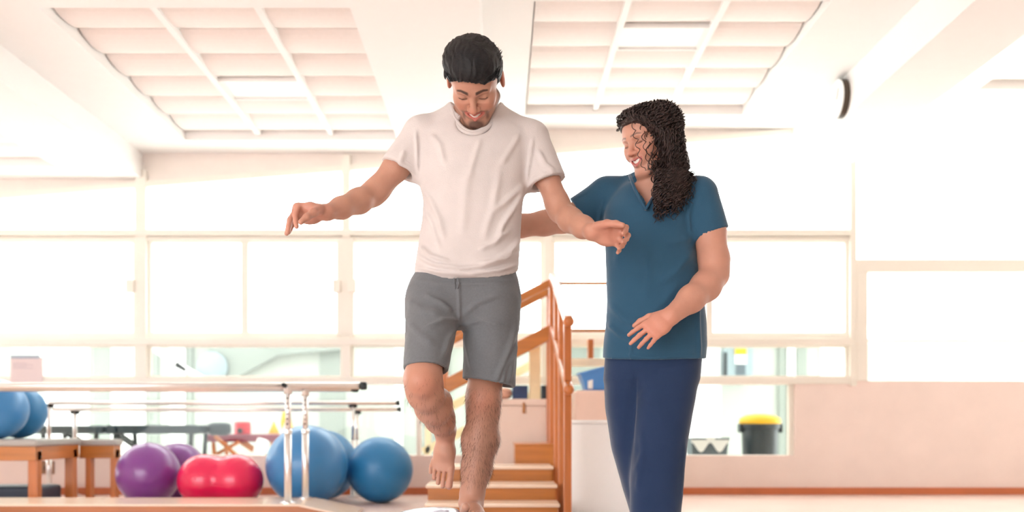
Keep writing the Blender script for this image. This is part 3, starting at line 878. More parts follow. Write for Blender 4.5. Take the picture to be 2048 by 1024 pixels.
    # ---- skin
    def mesh(s):
        d = s.d; inside = d < 0
        nx, ny, nz = d.shape
        cnt = np.zeros((nx - 1, ny - 1, nz - 1), dtype=np.uint8)
        for i in (0, 1):
            for j in (0, 1):
                for k in (0, 1):
                    cnt += inside[i:nx - 1 + i, j:ny - 1 + j, k:nz - 1 + k]
        act = (cnt > 0) & (cnt < 8)
        idx = np.flatnonzero(act); del cnt
        ci, cj, ck = np.unravel_index(idx, act.shape)
        corner = {}
        for i in (0, 1):
            for j in (0, 1):
                for k in (0, 1):
                    corner[(i, j, k)] = d[ci + i, cj + j, ck + k]
        acc = np.zeros((len(idx), 3)); num = np.zeros(len(idx))
        es = [((0,0,0),(1,0,0)),((0,1,0),(1,1,0)),((0,0,1),(1,0,1)),((0,1,1),(1,1,1)),
              ((0,0,0),(0,1,0)),((1,0,0),(1,1,0)),((0,0,1),(0,1,1)),((1,0,1),(1,1,1)),
              ((0,0,0),(0,0,1)),((1,0,0),(1,0,1)),((0,1,0),(0,1,1)),((1,1,0),(1,1,1))]
        for a, b in es:
            da, db = corner[a], corner[b]
            cr = (da < 0) != (db < 0)
            t = np.where(cr, da / np.where(cr, da - db, 1), 0)
            for q in range(3):
                acc[:, q] += np.where(cr, a[q] + t * (b[q] - a[q]), 0)
            num += cr
        acc /= num[:, None]
        xs, ys, zs = s.ax
        v = np.stack([xs[ci] + acc[:, 0] * (xs[ci + 1] - xs[ci]), ys[cj] + acc[:, 1] * (ys[cj + 1] - ys[cj]), zs[ck] + acc[:, 2] * (zs[ck + 1] - zs[ck])], 1)
        sh = act.shape
        quads = []
        for axis in range(3):
            o = [slice(None)] * 3
            a = [slice(1, -1)] * 3; b = [slice(1, -1)] * 3
            a[axis] = slice(0, -1); b[axis] = slice(1, None)
            A, B = inside[tuple(a)], inside[tuple(b)]
            cr = np.flatnonzero(A != B)
            if len(cr) == 0: continue
            p = np.array(np.unravel_index(cr, A.shape)).T
            flip = A.reshape(-1)[cr]
            off = np.array([1, 1, 1]); off[axis] = 0
            p = p + off
            u, w_ = (axis + 1) % 3, (axis + 2) % 3
            cs = []
            for du, dw in ((-1, -1), (0, -1), (0, 0), (-1, 0)):
                q = p.copy(); q[:, u] += du; q[:, w_] += dw
                cs.append(np.searchsorted(idx, np.ravel_multi_index(q.T, sh)))
            q = np.stack(cs, 1)
            q[~flip] = q[~flip][:, ::-1]
            quads.append(q)
        f = np.concatenate(quads)
        return v, f

def relax(v, f, it=2, lam=0.5, keep=None):
    e = np.concatenate([f[:, [0, 1]], f[:, [1, 2]], f[:, [2, 3]], f[:, [3, 0]]])
    n = len(v)
    for _ in range(it):
        s = np.zeros_like(v); c = np.zeros(n)
        for q in range(3):
            s[:, q] = np.bincount(e[:, 0], v[e[:, 1], q], n) + np.bincount(e[:, 1], v[e[:, 0], q], n)
        c = np.bincount(e[:, 0], minlength=n) + np.bincount(e[:, 1], minlength=n)
        nv = s / np.maximum(c, 1)[:, None]
        v = v + (nv - v) * (lam if keep is None else (lam * keep)[:, None])
    return v

def vnormals(v, f):
    fn = np.cross(v[f[:, 2]] - v[f[:, 0]], v[f[:, 3]] - v[f[:, 1]])
    n = np.zeros_like(v)
    for c in range(4):
        for q in range(3): n[:, q] += np.bincount(f[:, c], fn[:, q], len(v))
    return n / (np.linalg.norm(n, axis=1)[:, None] + 1e-12)

def np_obj(name, v, f, material, parent=None, col=None):
    me = bpy.data.meshes.new(name)
    nf, k = f.shape
    me.vertices.add(len(v)); me.vertices.foreach_set('co', np.ascontiguousarray(v, dtype=np.float32).ravel())
    me.loops.add(nf * k); me.loops.foreach_set('vertex_index', np.ascontiguousarray(f, dtype=np.int32).ravel())
    me.polygons.add(nf)
    me.polygons.foreach_set('loop_start', np.arange(nf, dtype=np.int32) * k)
    me.polygons.foreach_set('use_smooth', np.ones(nf, dtype=bool))
    me.update(calc_edges=True)
    me.validate()
    if col is not None:
        at_ = me.color_attributes.new('tint', 'FLOAT_COLOR', 'POINT')
        c4 = np.ones((len(v), 4), dtype=np.float32); c4[:, :3] = col
        at_.data.foreach_set('color', c4.ravel())
    me.materials.append(material)
    o = bpy.data.objects.new(name, me); C.objects.link(o)
    if parent is not None: adopt(o, parent)
    return o

def to_px(v):
    return np.stack([VX + v[:, 0] * F / v[:, 1], VY - (v[:, 2] - HC) * F / v[:, 1]], 1)

def folds(v, f, lines, front=True):
    """raise soft creases: each line = (points in photo pixels on the front, width px, height m)"""
    n = vnormals(v, f); p = to_px(v)
    d = np.zeros(len(v))
    for pts, wd, hgt in lines:
        pts = np.array(pts, dtype=float); best = np.full(len(v), 1e9); tt = np.zeros(len(v)); tot = len(pts) - 1
        for i in range(tot):
            a, b = pts[i], pts[i + 1]; ab = b - a
            t = np.clip(((p - a) @ ab) / (ab @ ab), 0, 1)
            q = np.linalg.norm(p - a - t[:, None] * ab, axis=1)
            m = q < best; best[m] = q[m]; tt[m] = (i + t[m]) / tot
        fade = np.clip(np.minimum(tt, 1 - tt) * 5 + 0.15, 0, 1)
        d += hgt * np.exp(-(best / wd) ** 2) * fade
    face = np.clip(-n[:, 1] * 2.0 + 0.2, 0, 1)
    return v + n * (d * face)[:, None]

def noise_disp(v, f, amp, freq, seed=1):
    r = np.random.default_rng(seed); n = vnormals(v, f); d = np.zeros(len(v))
    for o in range(4):
        for _ in range(5):
            k = r.normal(size=3); k /= np.linalg.norm(k); k *= freq * 1.9 ** o
            d += np.sin(v @ k + r.uniform(0, 6.28)) / 1.9 ** o
    return v + n * (amp * d / 5)[:, None]

# ------------------------------------------------------------------ anatomy
def rotm(yaw, pitch, roll):
    """head frame to world: roll about y, then pitch about x (positive bows forward), then yaw about z (positive turns to -x)"""
    return np.array((Matrix.Rotation(-yaw, 3, 'Z') @ Matrix.Rotation(pitch, 3, 'X') @ Matrix.Rotation(roll, 3, 'Y')))

def head_shape(vol, c, R, sc_=1.0, male=True, smile=1.0, ear=True):
    """face looks along -y of its own frame; origin between the ears"""
    H = lambda x, y, z: np.asarray(c) + R @ (np.array([x, y, z]) * sc_)
    e = lambda p, r, k=.012, mode='add': vol.ell(H(*p), [q * sc_ for q in r], R, k, mode)
    cn = lambda a, b, ra, rb, k=.01, mode='add': vol.cone(H(*a), H(*b), ra * sc_, rb * sc_, k, mode)
    e((0, .014, .046), (.0745, .094, .084), .01)
    e((0, -.020, .040), (.066, .070, .062), .03)                       # forehead
    e((0, -.030, -.030), (.060, .058, .075), .03)                      # face
    jw = .054 if male else .047
    for s_ in (-1, 1):
        cn((s_ * jw, -.012, -.048), (s_ * .020, -.070, -.094), .020, .017, .025)   # jaw
        e((s_ * .038, -.060, -.012), (.026, .026, .022), .022)          # cheekbone
        e((s_ * .036, -.066, -.030), (.020, .018, .018), .018)          # smiling cheek
        cn((s_ * .012, -.088, .031), (s_ * .045, -.072, .030), .0075, .006, .014)  # brow
    e((0, -.076, -.094), (.022, .018, .017) if male else (.018, .016, .015), .016)   # chin
    for s_ in (-1, 1):
        e((s_ * .031, -.094, .010), (.017, .013, .0115), .014, 'sub')   # socket
        e((s_ * .031, -.074, .010), (.0150, .0135, .0125), .004)        # lid over the eyeball
        cn((s_ * .020, -.087, .006), (s_ * .042, -.081, .007), .0022, .0018, .003, 'sub')  # lash slit
    cn((0, -.084, .022), (0, -.106, -.018), .0075, .0105, .010)         # nose
    e((0, -.108, -.020), (.0115, .011, .0095), .006)
    for s_ in (-1, 1): e((s_ * .0125, -.097, -.023), (.0085, .0105, .008), .005)
    for s_ in (-1, 1): e((s_ * .0065, -.104, -.0305), (.0036, .005, .003), .003, 'sub')
    e((0, -.080, -.052), (.030, .017, .020), .014)                      # muzzle
    up = .006 * smile; ww = .025 + .005 * smile
    for s_ in (-1, 1):
        cn((0, -.0955, -.0455), (s_ * ww, -.080, -.0475 + up), .0052, .0030, .005)   # upper lip
        cn((0, -.0925, -.0655), (s_ * ww * .95, -.079, -.0520 + up), .0060, .0030, .005)   # lower lip
        cn((0, -.0985, -.0545), (s_ * ww * .86, -.084, -.0490 + up), .0062 * smile + .0008, .0022, .0025, 'sub')  # opening
    if ear:
        for s_ in (-1, 1):
            Re = R @ np.array(Matrix.Rotation(s_ * .30, 3, 'Z') @ Matrix.Rotation(-.22, 3, 'X'))
            vol.ell(H(s_ * .0815, .012, .002), [.0085 * sc_, .0185 * sc_, .031 * sc_], Re, .006)
            vol.ell(H(s_ * .0905, .004, .004), [.004 * sc_, .010 * sc_, .017 * sc_], Re, .004, 'sub')
    return H

def hand_shape(vol, wrist, fwd, palm, right, curl, spread=.06, thumb=(.5, .3), size=1.0, wr=.026):
    """curl: bend at knuckle, middle, end joint per finger index..little"""
    f = nrm(fwd); n = np.asarray(palm, float); n = nrm(n - f * (n @ f)); s_ = np.cross(f, n) if right else np.cross(n, f)
    W = np.asarray(wrist, float); S = size
    pt = lambda a, b, c_: W + S * (f * a + s_ * b + n * c_)
    vol.flat(pt(-.005, 0, 0), pt(.045, .002, 0), wr * S, .036 * S, .019 * S, .0165 * S, s_, .012)
    vol.flat(pt(.04, .002, 0), pt(.082, .0, 0), .037 * S, .0385 * S, .0165 * S, .0125 * S, s_, .010)
    vol.ell(pt(.038, .024, .010), [.020 * S, .015 * S, .013 * S], np.stack([f, s_, n], 1), .012)   # thumb mound
    vol.ell(pt(.045, -.024, .008), [.028 * S, .013 * S, .012 * S], np.stack([f, s_, n], 1), .012)  # little-finger mound
    for i, (b, L, r) in enumerate(((.029, .074, .0088), (.010, .082, .0090), (-.010, .076, .0086), (-.0285, .060, .0076))):
        p = pt(.082 - .006 * abs(i - 1), b, .0005); d = f + s_ * spread * (1.4 - i); d = nrm(d)
        ang = 0.0
        for j, fr in enumerate((.46, .30, .24)):
            ang += curl[i][j]
            dd = nrm(d * math.cos(ang) + n * math.sin(ang))
            q = p + dd * L * fr * S
            vol.cone(p, q, r * (1 - .09 * j) * S, r * (1 - .09 * (j + 1)) * S, .0035 if j else .006)
            p = q
    a, b = thumb          # outward, towards the palm
    p0 = pt(.018, .024, .008)
    d1 = nrm(f * .75 + s_ * a * 1.2 + n * b); p1 = p0 + d1 * .042 * S
    d2 = nrm(f * .9 + s_ * a * .6 + n * b * .9); p2 = p1 + d2 * .033 * S
    d3 = nrm(f * 1.0 + s_ * a * .2 + n * b * .9); p3 = p2 + d3 * .024 * S
    vol.chain([p0, p1, p2, p3], [.0150 * S, .0115 * S, .0100 * S, .0078 * S], .007)
    return p3

def foot_shape(vol, ankle, fwd, up, big, toe_lift=0.0, size=1.0):
    """big: unit direction towards the big toe"""
    f = nrm(fwd); u = np.asarray(up, float); u = nrm(u - f * (u @ f)); b = np.asarray(big, float); b = nrm(b - f * (b @ f) - u * (b @ u))
    A = np.asarray(ankle, float); S = size
    pt = lambda x, y, z: A + S * (f * x + b * y + u * z)
    vol.ell(pt(-.032, 0, -.050), [.034 * S, .030 * S, .034 * S], np.stack([f, b, u], 1), .02)           # heel
    vol.cone(pt(-.030, 0, -.03), pt(-.036, 0, .05), .020 * S, .013 * S, .02)                              # tendon
    vol.ell(pt(0, .030, -.006), [.014 * S, .010 * S, .014 * S], np.stack([f, b, u], 1), .012)
    vol.ell(pt(-.006, -.030, -.014), [.014 * S, .010 * S, .014 * S], np.stack([f, b, u], 1), .012)
    vol.flat(pt(-.01, 0, -.030), pt(.065, .004, -.044), .032 * S, .037 * S, .042 * S, .030 * S, b, .025)
    vol.flat(pt(.06, .003, -.048), pt(.128, .002, -.064), .037 * S, .046 * S, .027 * S, .012 * S, b, .02)
    for i, (y, x0, L, r) in enumerate(((.0345, .128, .062, .0132), (.0115, .136, .056, .0084), (-.0070, .130, .051, .0080), (-.0245, .119, .045, .0076), (-.0400, .104, .038, .0072))):
        lift = toe_lift * (1.0 if i == 0 else .45)
        p = pt(x0 - .012, y, -.064); q = pt(x0 + L * .55, y * 1.06 + .000, -.064 + L * .5 * lift + (.004 if i else 0)); e = pt(x0 + L, y * 1.03, -.070 + L * lift)
        vol.chain([p, q, e], [r * S * .95, r * S * .92, r * S * 1.04], .0025)

def tint(base, v, spots):
    """spots: (point, radius, colour multiplier)"""
    c = np.tile(np.array(base, dtype=np.float32), (len(v), 1))
    for p, r, m in spots:
        wgt = np.exp(-(np.linalg.norm(v - np.asarray(p), axis=1) / r) ** 2)[:, None]
        c = c * (1 + (np.array(m) - 1) * wgt)
    return c

def face_tint(col, v, c, R, sc_, male, lipcol, browcol, smile=1.0):
    q = ((v - np.asarray(c)) @ R) / sc_
    x, y, z = q[:, 0], q[:, 1], q[:, 2]
    front = y < -.045
    def put(mask, target):
        nonlocal col
        mask = np.clip(mask, 0, 1)[:, None]; col = col * (1 - mask) + np.array(target) * mask
    sm = lambda d, w_: np.clip(0.5 - d / w_, 0, 1)
    up = .006 * smile; ww = .025 + .005 * smile
    t = np.clip(np.abs(x) / ww, 0, 1)
    zu = -.0455 + t * (-.002 + up); zl = -.0655 + t * (.0135 + up)
    lip = sm(np.maximum(z - zu - .006 * (1 - t * .6), zl - .0065 * (1 - t * .6) - z), .003) * sm(np.abs(x) - ww, .004) * (y < -.074)
    # eyebrows, lashes
    bx = np.abs(x)
    zb = .0345 + .004 * np.sin(np.clip((bx - .012) / .036, 0, 1) * 2.2) - .004 * np.clip((bx - .034) / .014, 0, 1)
    th = (.0048 if male else .0030) * (1 - .5 * np.clip((bx - .02) / .03, 0, 1))
    brow = sm(np.abs(z - zb) - th, .003) * sm(.011 - bx, .004) * sm(bx - .048, .005) * front
    put(brow * (.92 if male else .75), browcol)
    zl2 = .0065 - .0015 * np.cos(np.clip((bx - .031) / .013, -1, 1) * 1.57)
    lash = sm(np.abs(z - zl2) - .0016, .002) * sm(np.abs(bx - .031) - .0135, .003) * (y < -.06)
    put(lash * .85, tuple(k * .7 for k in browcol))
    lid = sm(np.sqrt(((bx - .031) / .017) ** 2 + ((z - .012) / .010) ** 2) - 1, .5) * front
    col = col * (1 - .16 * (lid * (1 - brow))[:, None])
    if male:
        beard = np.zeros(len(v))
        # moustache, chin patch and a thin jaw line
        mo = sm(np.abs(z + .0365 - .0 * t + .004 * (bx / .03)) - .0042, .004) * sm(bx - .034, .006) * (y < -.072)
        side = sm(np.abs(bx - .0365) - .0045, .005) * sm(np.abs(z + .058) - .022, .012) * (y < -.058)
        go = sm(np.sqrt((bx / .026) ** 2 + ((z + .092) / .017) ** 2) - 1, .45) * (y < -.05)
        soul = sm(bx - .007, .005) * sm(np.abs(z + .074) - .006, .006) * (y < -.07)
        jawz = -.094 + .070 * np.clip((-.062 - y) / -.062, 0, 1) ** 1.2
        jl = sm(np.abs(z - (-.100 + .075 * np.clip((y + .075) / .075, 0, 1))) - .010, .012) * (bx > .018) * (bx < .0765) * (y < -.004) * (z < -.005)
        sb = sm(np.abs(y + .010) - .009, .008) * sm(np.abs(z + .01) - .03, .01) * (bx > .05) * (bx < .0765)
        stub = sm(z + .045, .03) * (y < .0) * (y > -.2)
        put(stub * .16, browcol)
        put(np.maximum.reduce([mo * .62, side * .55, go * .8, soul * .6, jl * .62, sb * .75]), browcol)
    put(lip * .8, lipcol)
    cheek = np.exp(-((bx - .040) / .018) ** 2 - ((z + .022) / .018) ** 2) * front
    col = col * (1 + (np.array((1.03, .86, .84)) - 1) * cheek[:, None] * .8)
    nose = np.exp(-(x / .016) ** 2 - ((z + .022) / .016) ** 2) * (y < -.085)
    col = col * (1 + (np.array((1.04, .88, .86)) - 1) * nose[:, None])
    return col

def teeth_and_eyes(person, c, R, sc_, smile=1.0):
    H = lambda x, y, z: np.asarray(c) + R @ (np.array([x, y, z]) * sc_)
    up = .006 * smile; ww = .025 + .005 * smile
    m = MB()
    n = 10
    for i in range(n):
        a = -1 + 2 * i / n; b = -1 + 2 * (i + 1) / n
        xa, xb = a * ww * .80, b * ww * .80
        g = .00035
        ya = -.0935 + .0125 * a * a; yb = -.0935 + .0125 * b * b
        za = up * a * a * .8; zb = up * b * b * .8
        pts = [(xa + g, ya, -.0580 + za), (xb - g, yb, -.0580 + zb), (xb - g, yb, -.0455 + zb), (xa + g, ya, -.0455 + za)]
        bk = [(p[0], p[1] + .006, p[2]) for p in pts]
        m.add([H(*p) for p in pts + bk], [(0, 1, 2, 3), (7, 6, 5, 4), (0, 4, 5, 1), (1, 5, 6, 2), (2, 6, 7, 3), (3, 7, 4, 0)])
    m.build('teeth', M_teeth, person)
M_teeth = mat('teeth', (246, 240, 232), .3, var=.02)

def tube_mesh(paths, radii, sides=4):
    """many thin strands as one mesh (numpy)"""
    Vs, Fs, off = [], [], 0
    for pth, rr in zip(paths, radii):
        p = np.asarray(pth); n = len(p)
        d = np.gradient(p, axis=0); d /= np.linalg.norm(d, axis=1)[:, None] + 1e-9
        ref = np.array([.31, .27, .91]); u = np.cross(d, ref); u /= np.linalg.norm(u, axis=1)[:, None] + 1e-9
        w_ = np.cross(d, u)
        ang = np.arange(sides) * 2 * np.pi / sides
        rr = np.broadcast_to(rr, (n,)).reshape(n, 1, 1)
        ring = p[:, None, :] + rr * (u[:, None, :] * np.cos(ang)[None, :, None] + w_[:, None, :] * np.sin(ang)[None, :, None])
        Vs.append(ring.reshape(-1, 3))
        i = np.arange(n - 1)[:, None] * sides; k = np.arange(sides)[None, :]; l = (k + 1) % sides
        q = np.stack([i + k, i + l, i + sides + l, i + sides + k], -1).reshape(-1, 4) + off
        Fs.append(q); off += n * sides
    return np.concatenate(Vs), np.concatenate(Fs)

def skin_mat(name, rough=.5):
    m = mat(name, (250, 246, 244), rough, var=.05, scale=30, bump=.12, bscale=260, attr='tint')
    b = m.node_tree.nodes['Principled BSDF']
    b.inputs['Subsurface Weight'].default_value = .12
    b.inputs['Subsurface Radius'].default_value = (1.0, .35, .2)
    b.inputs['Subsurface Scale'].default_value = .008
    return m
def cloth(name, rgb, bump=.25, bscale=420, sheen=.15, rough=.85, var=.05, scale=14):
    return mat(name, rgb, rough, var=var, scale=scale, bump=bump, bscale=bscale, sheen=sheen, spec=.2)
def px_keys(rows, Y, dy=0.0):
    """rows: (photo y, left x, right x, half depth, depth offset) -> loft keys"""
    out = []
    for r in rows:
        py, l, rr, b = r[:4]; off = r[4] if len(r) > 4 else 0; yw = r[5] if len(r) > 5 else 0
        y = Y + off
        c = P((l + rr) / 2, py, y); w_ = (rr - l) / 2 / F * y
        out.append((c.z, c.x, c.y, w_, b, yw))
    return out

# ================================================================== the man
FOOT = ((.13, -.97, .17), (0, .18, .97), (-1, 0, 0), .50, 1.0)
def build_man():
    man = thing('person', (P(942, 1000, 3.2).x, 3.2, .2), 'barefoot person in white t-shirt and grey shorts balancing on one leg, arms out', 'person')
    M_skin = skin_mat('warm_brown_skin')
    hc = np.array(P(951, 163, 3.10)); hs = 1.06
    R = rotm(.13, math.radians(60), math.radians(2))
    vol = Vol((-.70, 2.76, .14), (.44, 3.46, 1.86), .0050,
              [((-.185, 2.98, 1.50), (.03, 3.20, 1.80), .0022), ((-.69, 2.86, 1.09), (-.54, 3.04, 1.26), .003), ((.27, 2.84, 1.03), (.42, 3.04, 1.20), .003), ((-.26, 2.98, .20), (-.07, 3.28, .48), .0026)])
    H = head_shape(vol, hc, R, hs, True, 1.1)
    # neck and a slim trunk that the clothes sit on
    vol.cone(H(0, .03, -.055), P(952, 232, 3.235), .056, .062, .03)
    vol.cone(H(0, -.02, -.075), P(951, 236, 3.21), .034, .050, .02)
    vol.flat(P(951, 262, 3.245), P(948, 330, 3.235), .120, .150, .070, .088, (1, 0, 0), .04)
    vol.flat(P(948, 330, 3.235), P(935, 560, 3.22), .150, .130, .088, .085, (1, 0, 0), .04)
    for a, b in (((920, 236, 3.25), (846, 270, 3.25)), ((984, 236, 3.25), (1058, 280, 3.25))):
        vol.cone(P(*a), P(*b), .040, .046, .03)
    # arms
    rs, re, rw = P(842, 274, 3.24), P(744, 389, 3.20), P(653, 425, 3.02)
    vol.chain([rs, P(792, 336, 3.225), P(756, 378, 3.205)], [.050, .043, .040], .02)
    vol.chain([P(756, 378, 3.205), re, P(718, 402, 3.15), P(682, 416, 3.08), rw], [.040, .0385, .0400, .0335, .0245], .02)
    ls, le, lw = P(1060, 280, 3.24), P(1121, 422, 3.20), P(1188, 463, 3.02)
    vol.chain([ls, P(1092, 352, 3.225), P(1114, 405, 3.205)], [.050, .041, .0385], .02)
    vol.chain([P(1114, 405, 3.205), le, P(1141, 440, 3.14), P(1166, 454, 3.08), lw], [.0385, .0375, .0395, .0345, .0262], .02)
    hand_shape(vol, P(652, 425, 3.02), (-.96, -.20, -.04), (.14, -.42, -.90), True,
               [(1.28, .30, .10), (1.06, .30, .12), (.86, .34, .12), (.66, .40, .12)], .05, (.80, 1.25), 1.12, .024)
    hand_shape(vol, P(1184, 464, 3.02), (.93, -.24, -.14), (-.26, -.76, -.60), False,
               [(.50, .95, .40), (.62, .95, .40), (.74, .85, .35), (.80, .65, .25)], .12, (.42, .45), 1.06, .026)
    # standing leg
    vol.chain([P(985, 610, 3.22), P(974, 730, 3.20), P(967, 795, 3.185), P(966, 826, 3.20), P(962, 880, 3.225), P(953, 940, 3.225), P(944, 990, 3.215), P(942, 1004, 3.20)],
              [.080, .062, .0545, .0500, .0575, .0470, .0365, .0340], .03)
    vol.ell(P(966, 798, 3.150), (.034, .026, .040), None, .03)          # knee cap
    vol.cone(P(951, 880, 3.245), P(953, 930, 3.235), .036, .020, .04)   # calf
    vol.cone(P(966, 830, 3.175), P(946, 975, 3.195), .022, .016, .03)   # shin
    foot_shape(vol, P(942, 1001, 3.195), *FOOT)
    # lifted leg
    vol.chain([P(874, 600, 3.20), P(854, 705, 3.065), P(846, 757, 2.985), P(850, 786, 3.01), P(866, 814, 3.10), P(878, 838, 3.19), P(887, 860, 3.26)],
              [.075, .056, .0550, .0525, .0540, .0440, .0350], .03)
    vol.ell(P(842, 766, 2.945), (.036, .026, .038), None, .03)
    vol.cone(P(878, 800, 3.12), P(893, 846, 3.22), .038, .022, .03)
    foot_shape(vol, P(889, 862, 3.265), (-.13, -.36, -.92), (-.10, -.92, .38), (1, 0, .15), .10, .93)
    v, f = vol.mesh(); del vol
    fine_ = np.where((np.abs(v[:, 0] + .17) < .12) & (v[:, 2] < .5), .25, 1.0)
    fine_ = np.where((v[:, 0] < -.53) | (v[:, 0] > .27), .3, fine_)
    v = relax(v, f, 2, .5, fine_)
    base = lin((198, 149, 127))[:3]
    spots = [(P(846, 766, 2.93), .05, (1.0, .84, .80)), (P(966, 800, 3.13), .05, (1.0, .86, .82)), (P(875, 960, 3.18), .05, (1.1, .88, .86)),
             (P(610, 440, 2.98), .09, (1.10, .98, 1.02)), (P(1222, 472, 2.96), .08, (1.16, 1.0, 1.02))]
    for s_ in (-1, 1): spots.append((H(s_ * .083, .012, .0), .03, (1.15, .82, .78)))
    col = tint(base, v, spots)
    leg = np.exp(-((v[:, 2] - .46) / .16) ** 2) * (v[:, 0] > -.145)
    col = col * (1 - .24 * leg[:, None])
    hm = np.linalg.norm(v - hc, axis=1) < .2
    ct = face_tint(col[hm], v[hm], hc, R, hs, True, lin((196, 104, 96))[:3], lin((52, 38, 34))[:3], 1.1)
    col[hm] = ct
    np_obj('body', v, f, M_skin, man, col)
    BODY = (v, vnormals(v, f))
    teeth_and_eyes(man, hc, R, hs, 1.1)
    # ---- hair: a cap with combed locks
    M_hair = mat('black_hair', (15, 15, 19), .5, var=.3, spec=.35, scale=60, bump=.5, bscale=90, stretch=(1, 1, 5))
    hv = Vol(hc - .18, hc + .18, .0034)
    hv.ell(H(0, .012, .046), (.087 * hs, .095 * hs, .087 * hs), R, .0)
    hv.ell(H(.004, -.036, .088), (.072 * hs, .062 * hs, .050 * hs), R, .03)
    hv.ell(H(-.02, .006, .084), (.070 * hs, .072 * hs, .050 * hs), R, .03)
    X, Y_, Z = np.meshgrid(*[a.astype(np.float32) for a in hv.ax], indexing='ij')
    q = np.stack([X - hc[0], Y_ - hc[1], Z - hc[2]], -1) @ R / hs
    qx, qy, qz = q[..., 0], q[..., 1], q[..., 2]
    zl = np.interp(qy, [-.12, -.075, -.058, -.044, -.034, -.024, -.012, -.004, .004, .03, .05, .08, .14], [.064, .064, .060, .050, .038, .014, -.014, -.008, .030, .032, .0, -.045, -.065])
    zl = zl + .012 * np.exp(-((qx + .01) / .028) ** 2) * (qy < -.04) - .010 * (qx > .03) * (qy < -.05)
    ck_ = (zl - qz) * .8
    k = .006; hh = np.maximum(k - np.abs(hv.d - ck_), 0) / k
    hv.d = np.maximum(hv.d, ck_) + hh * hh * k * .25
    # sides taper close to the skull below the temples
    side = np.sqrt((qx / .0815) ** 2 + ((qy - .016) / .101) ** 2) - 1
    low = np.clip((.035 - qz) / .03, 0, 1)
    hv.d = np.maximum(hv.d, np.where(low > 0, side * .08 * low + (1 - low) * -1, -1)).astype(np.float32)
    # combed grooves
    ang = np.arctan2(qx + .03, qz - .02) * 30 + qy * 45 + 1.4 * np.sin(qy * 90 + qx * 70) + 1.2 * np.sin(qx * 170 - qy * 60)
    hv.d = (hv.d + .0011 * np.sin(ang) + .0008 * np.sin(ang * 2.3 + qy * 90)).astype(np.float32)
    hvv, hff = hv.mesh()
    hair = np_obj('hair', relax(hvv, hff, 1, .4), hff, M_hair, man)
    # loose locks laid over the cap
    r = np.random.default_rng(5); paths = []; rad = []
    for i in range(900):
        ax_ = r.uniform(-1.25, 1.25); t0 = r.uniform(-.5, 1.2); Ln = r.uniform(.35, .7)
        n = 9; tt = np.linspace(0, 1, n)
        a = ax_ + .22 * tt * np.sign(ax_ + .3); ph = t0 + Ln * tt          # ph: from front (-) over the top to the back (+)
        x = .091 * np.sin(a); cz = np.cos(a)
        y = .012 - .101 * np.sin(1.1 - ph) * np.ones(n) * .92
        zc = .046 + .091 * cz * np.cos(np.clip(1.1 - ph, -1.45, 1.25))
        lift = -.0015 + .003 * r.random() * np.sin(tt * 3.0)
        p = np.stack([x, y, zc], 1); d = p - np.array([0, .016, .05]); d /= np.linalg.norm(d, axis=1)[:, None]
        p = p + d * lift[:, None]
        if (p[:, 2] < .066).any() or ph[-1] > 1.5: continue
        paths.append(hc + (p * hs) @ R.T); rad.append(np.interp(tt, [0, .3, 1], [.0006, .0015, .0004]))
    lv, lf = tube_mesh(paths, rad, 4)
    lo = np_obj('hair_locks', lv, lf, M_hair, hair); lo['kind'] = 'stuff'

    # ---- t-shirt
    M_tee = cloth('white_cotton', (218, 210, 207), bump=.22, bscale=350)
    sv = Vol((-.47, 2.98, .94), (.28, 3.50, 1.68), .0048)
    rows = [(580, 829, 1036, .128, .0), (548, 828, 1037, .130, .0), (525, 831, 1038, .129, .0), (500, 835, 1039, .124, .0), (470, 840, 1041, .121, .005), (440, 845, 1043, .119, .008),
            (400, 846, 1047, .119, .01), (365, 838, 1052, .121, .012), (330, 834, 1057, .121, .015), (295, 836, 1062, .114, .02), (268, 842, 1061, .100, .025),
            (248, 866, 1036, .084, .03), (230, 888, 1014, .074, .035), (212, 903, 999, .066, .04)]
    sv.loft(px_keys(rows, 3.215), .0)
    for a, b in (((912, 231, 3.255), (838, 262, 3.25)), ((992, 231, 3.255), (1068, 271, 3.25))):
        sv.cone(P(*a), P(*b), .036, .042, .04)
    def sleeve(a, b, ra, rb):
        A, B = np.array(P(*a)), np.array(P(*b)); d = nrm(B - A)
        s2 = Vol((-.47, 2.98, .94), (.28, 3.50, 1.68), .0048)
        s2.cone(A, B + d * .03, ra, rb + .004, 0)
        s2.cut(B, d, 0)
        s2.cone(B - d * .06, B + d * .03, .030, rb - .004, .0, 'sub')
        k = .028; h = np.maximum(k - np.abs(sv.d - s2.d), 0) / k
        sv.d = np.minimum(sv.d, s2.d) - h * h * k * .25
        return A, B, d
    sl = [sleeve((844, 272, 3.245), (799, 341, 3.222), .066, .0655), sleeve((1060, 281, 3.245), (1093, 367, 3.222), .066, .0655)]
    hz = P(930, 557, 3.085)
    sv.cut((hz.x, 3.085, hz.z), (0.02, .34, -1), 0)
    # neck opening
    no = np.array(P(951, 240, 3.20))
    sv.flat(no + np.array([0, .035, -.05]), no + np.array([0, .02, .14]), .076, .084, .078, .078, (1, 0, 0), .004, 'sub')
    sv.ell(P(948, 238, 3.12), (.066, .072, .050), None, .006, 'sub')
    v, f = sv.mesh(); v = relax(v, f, 2, .5)
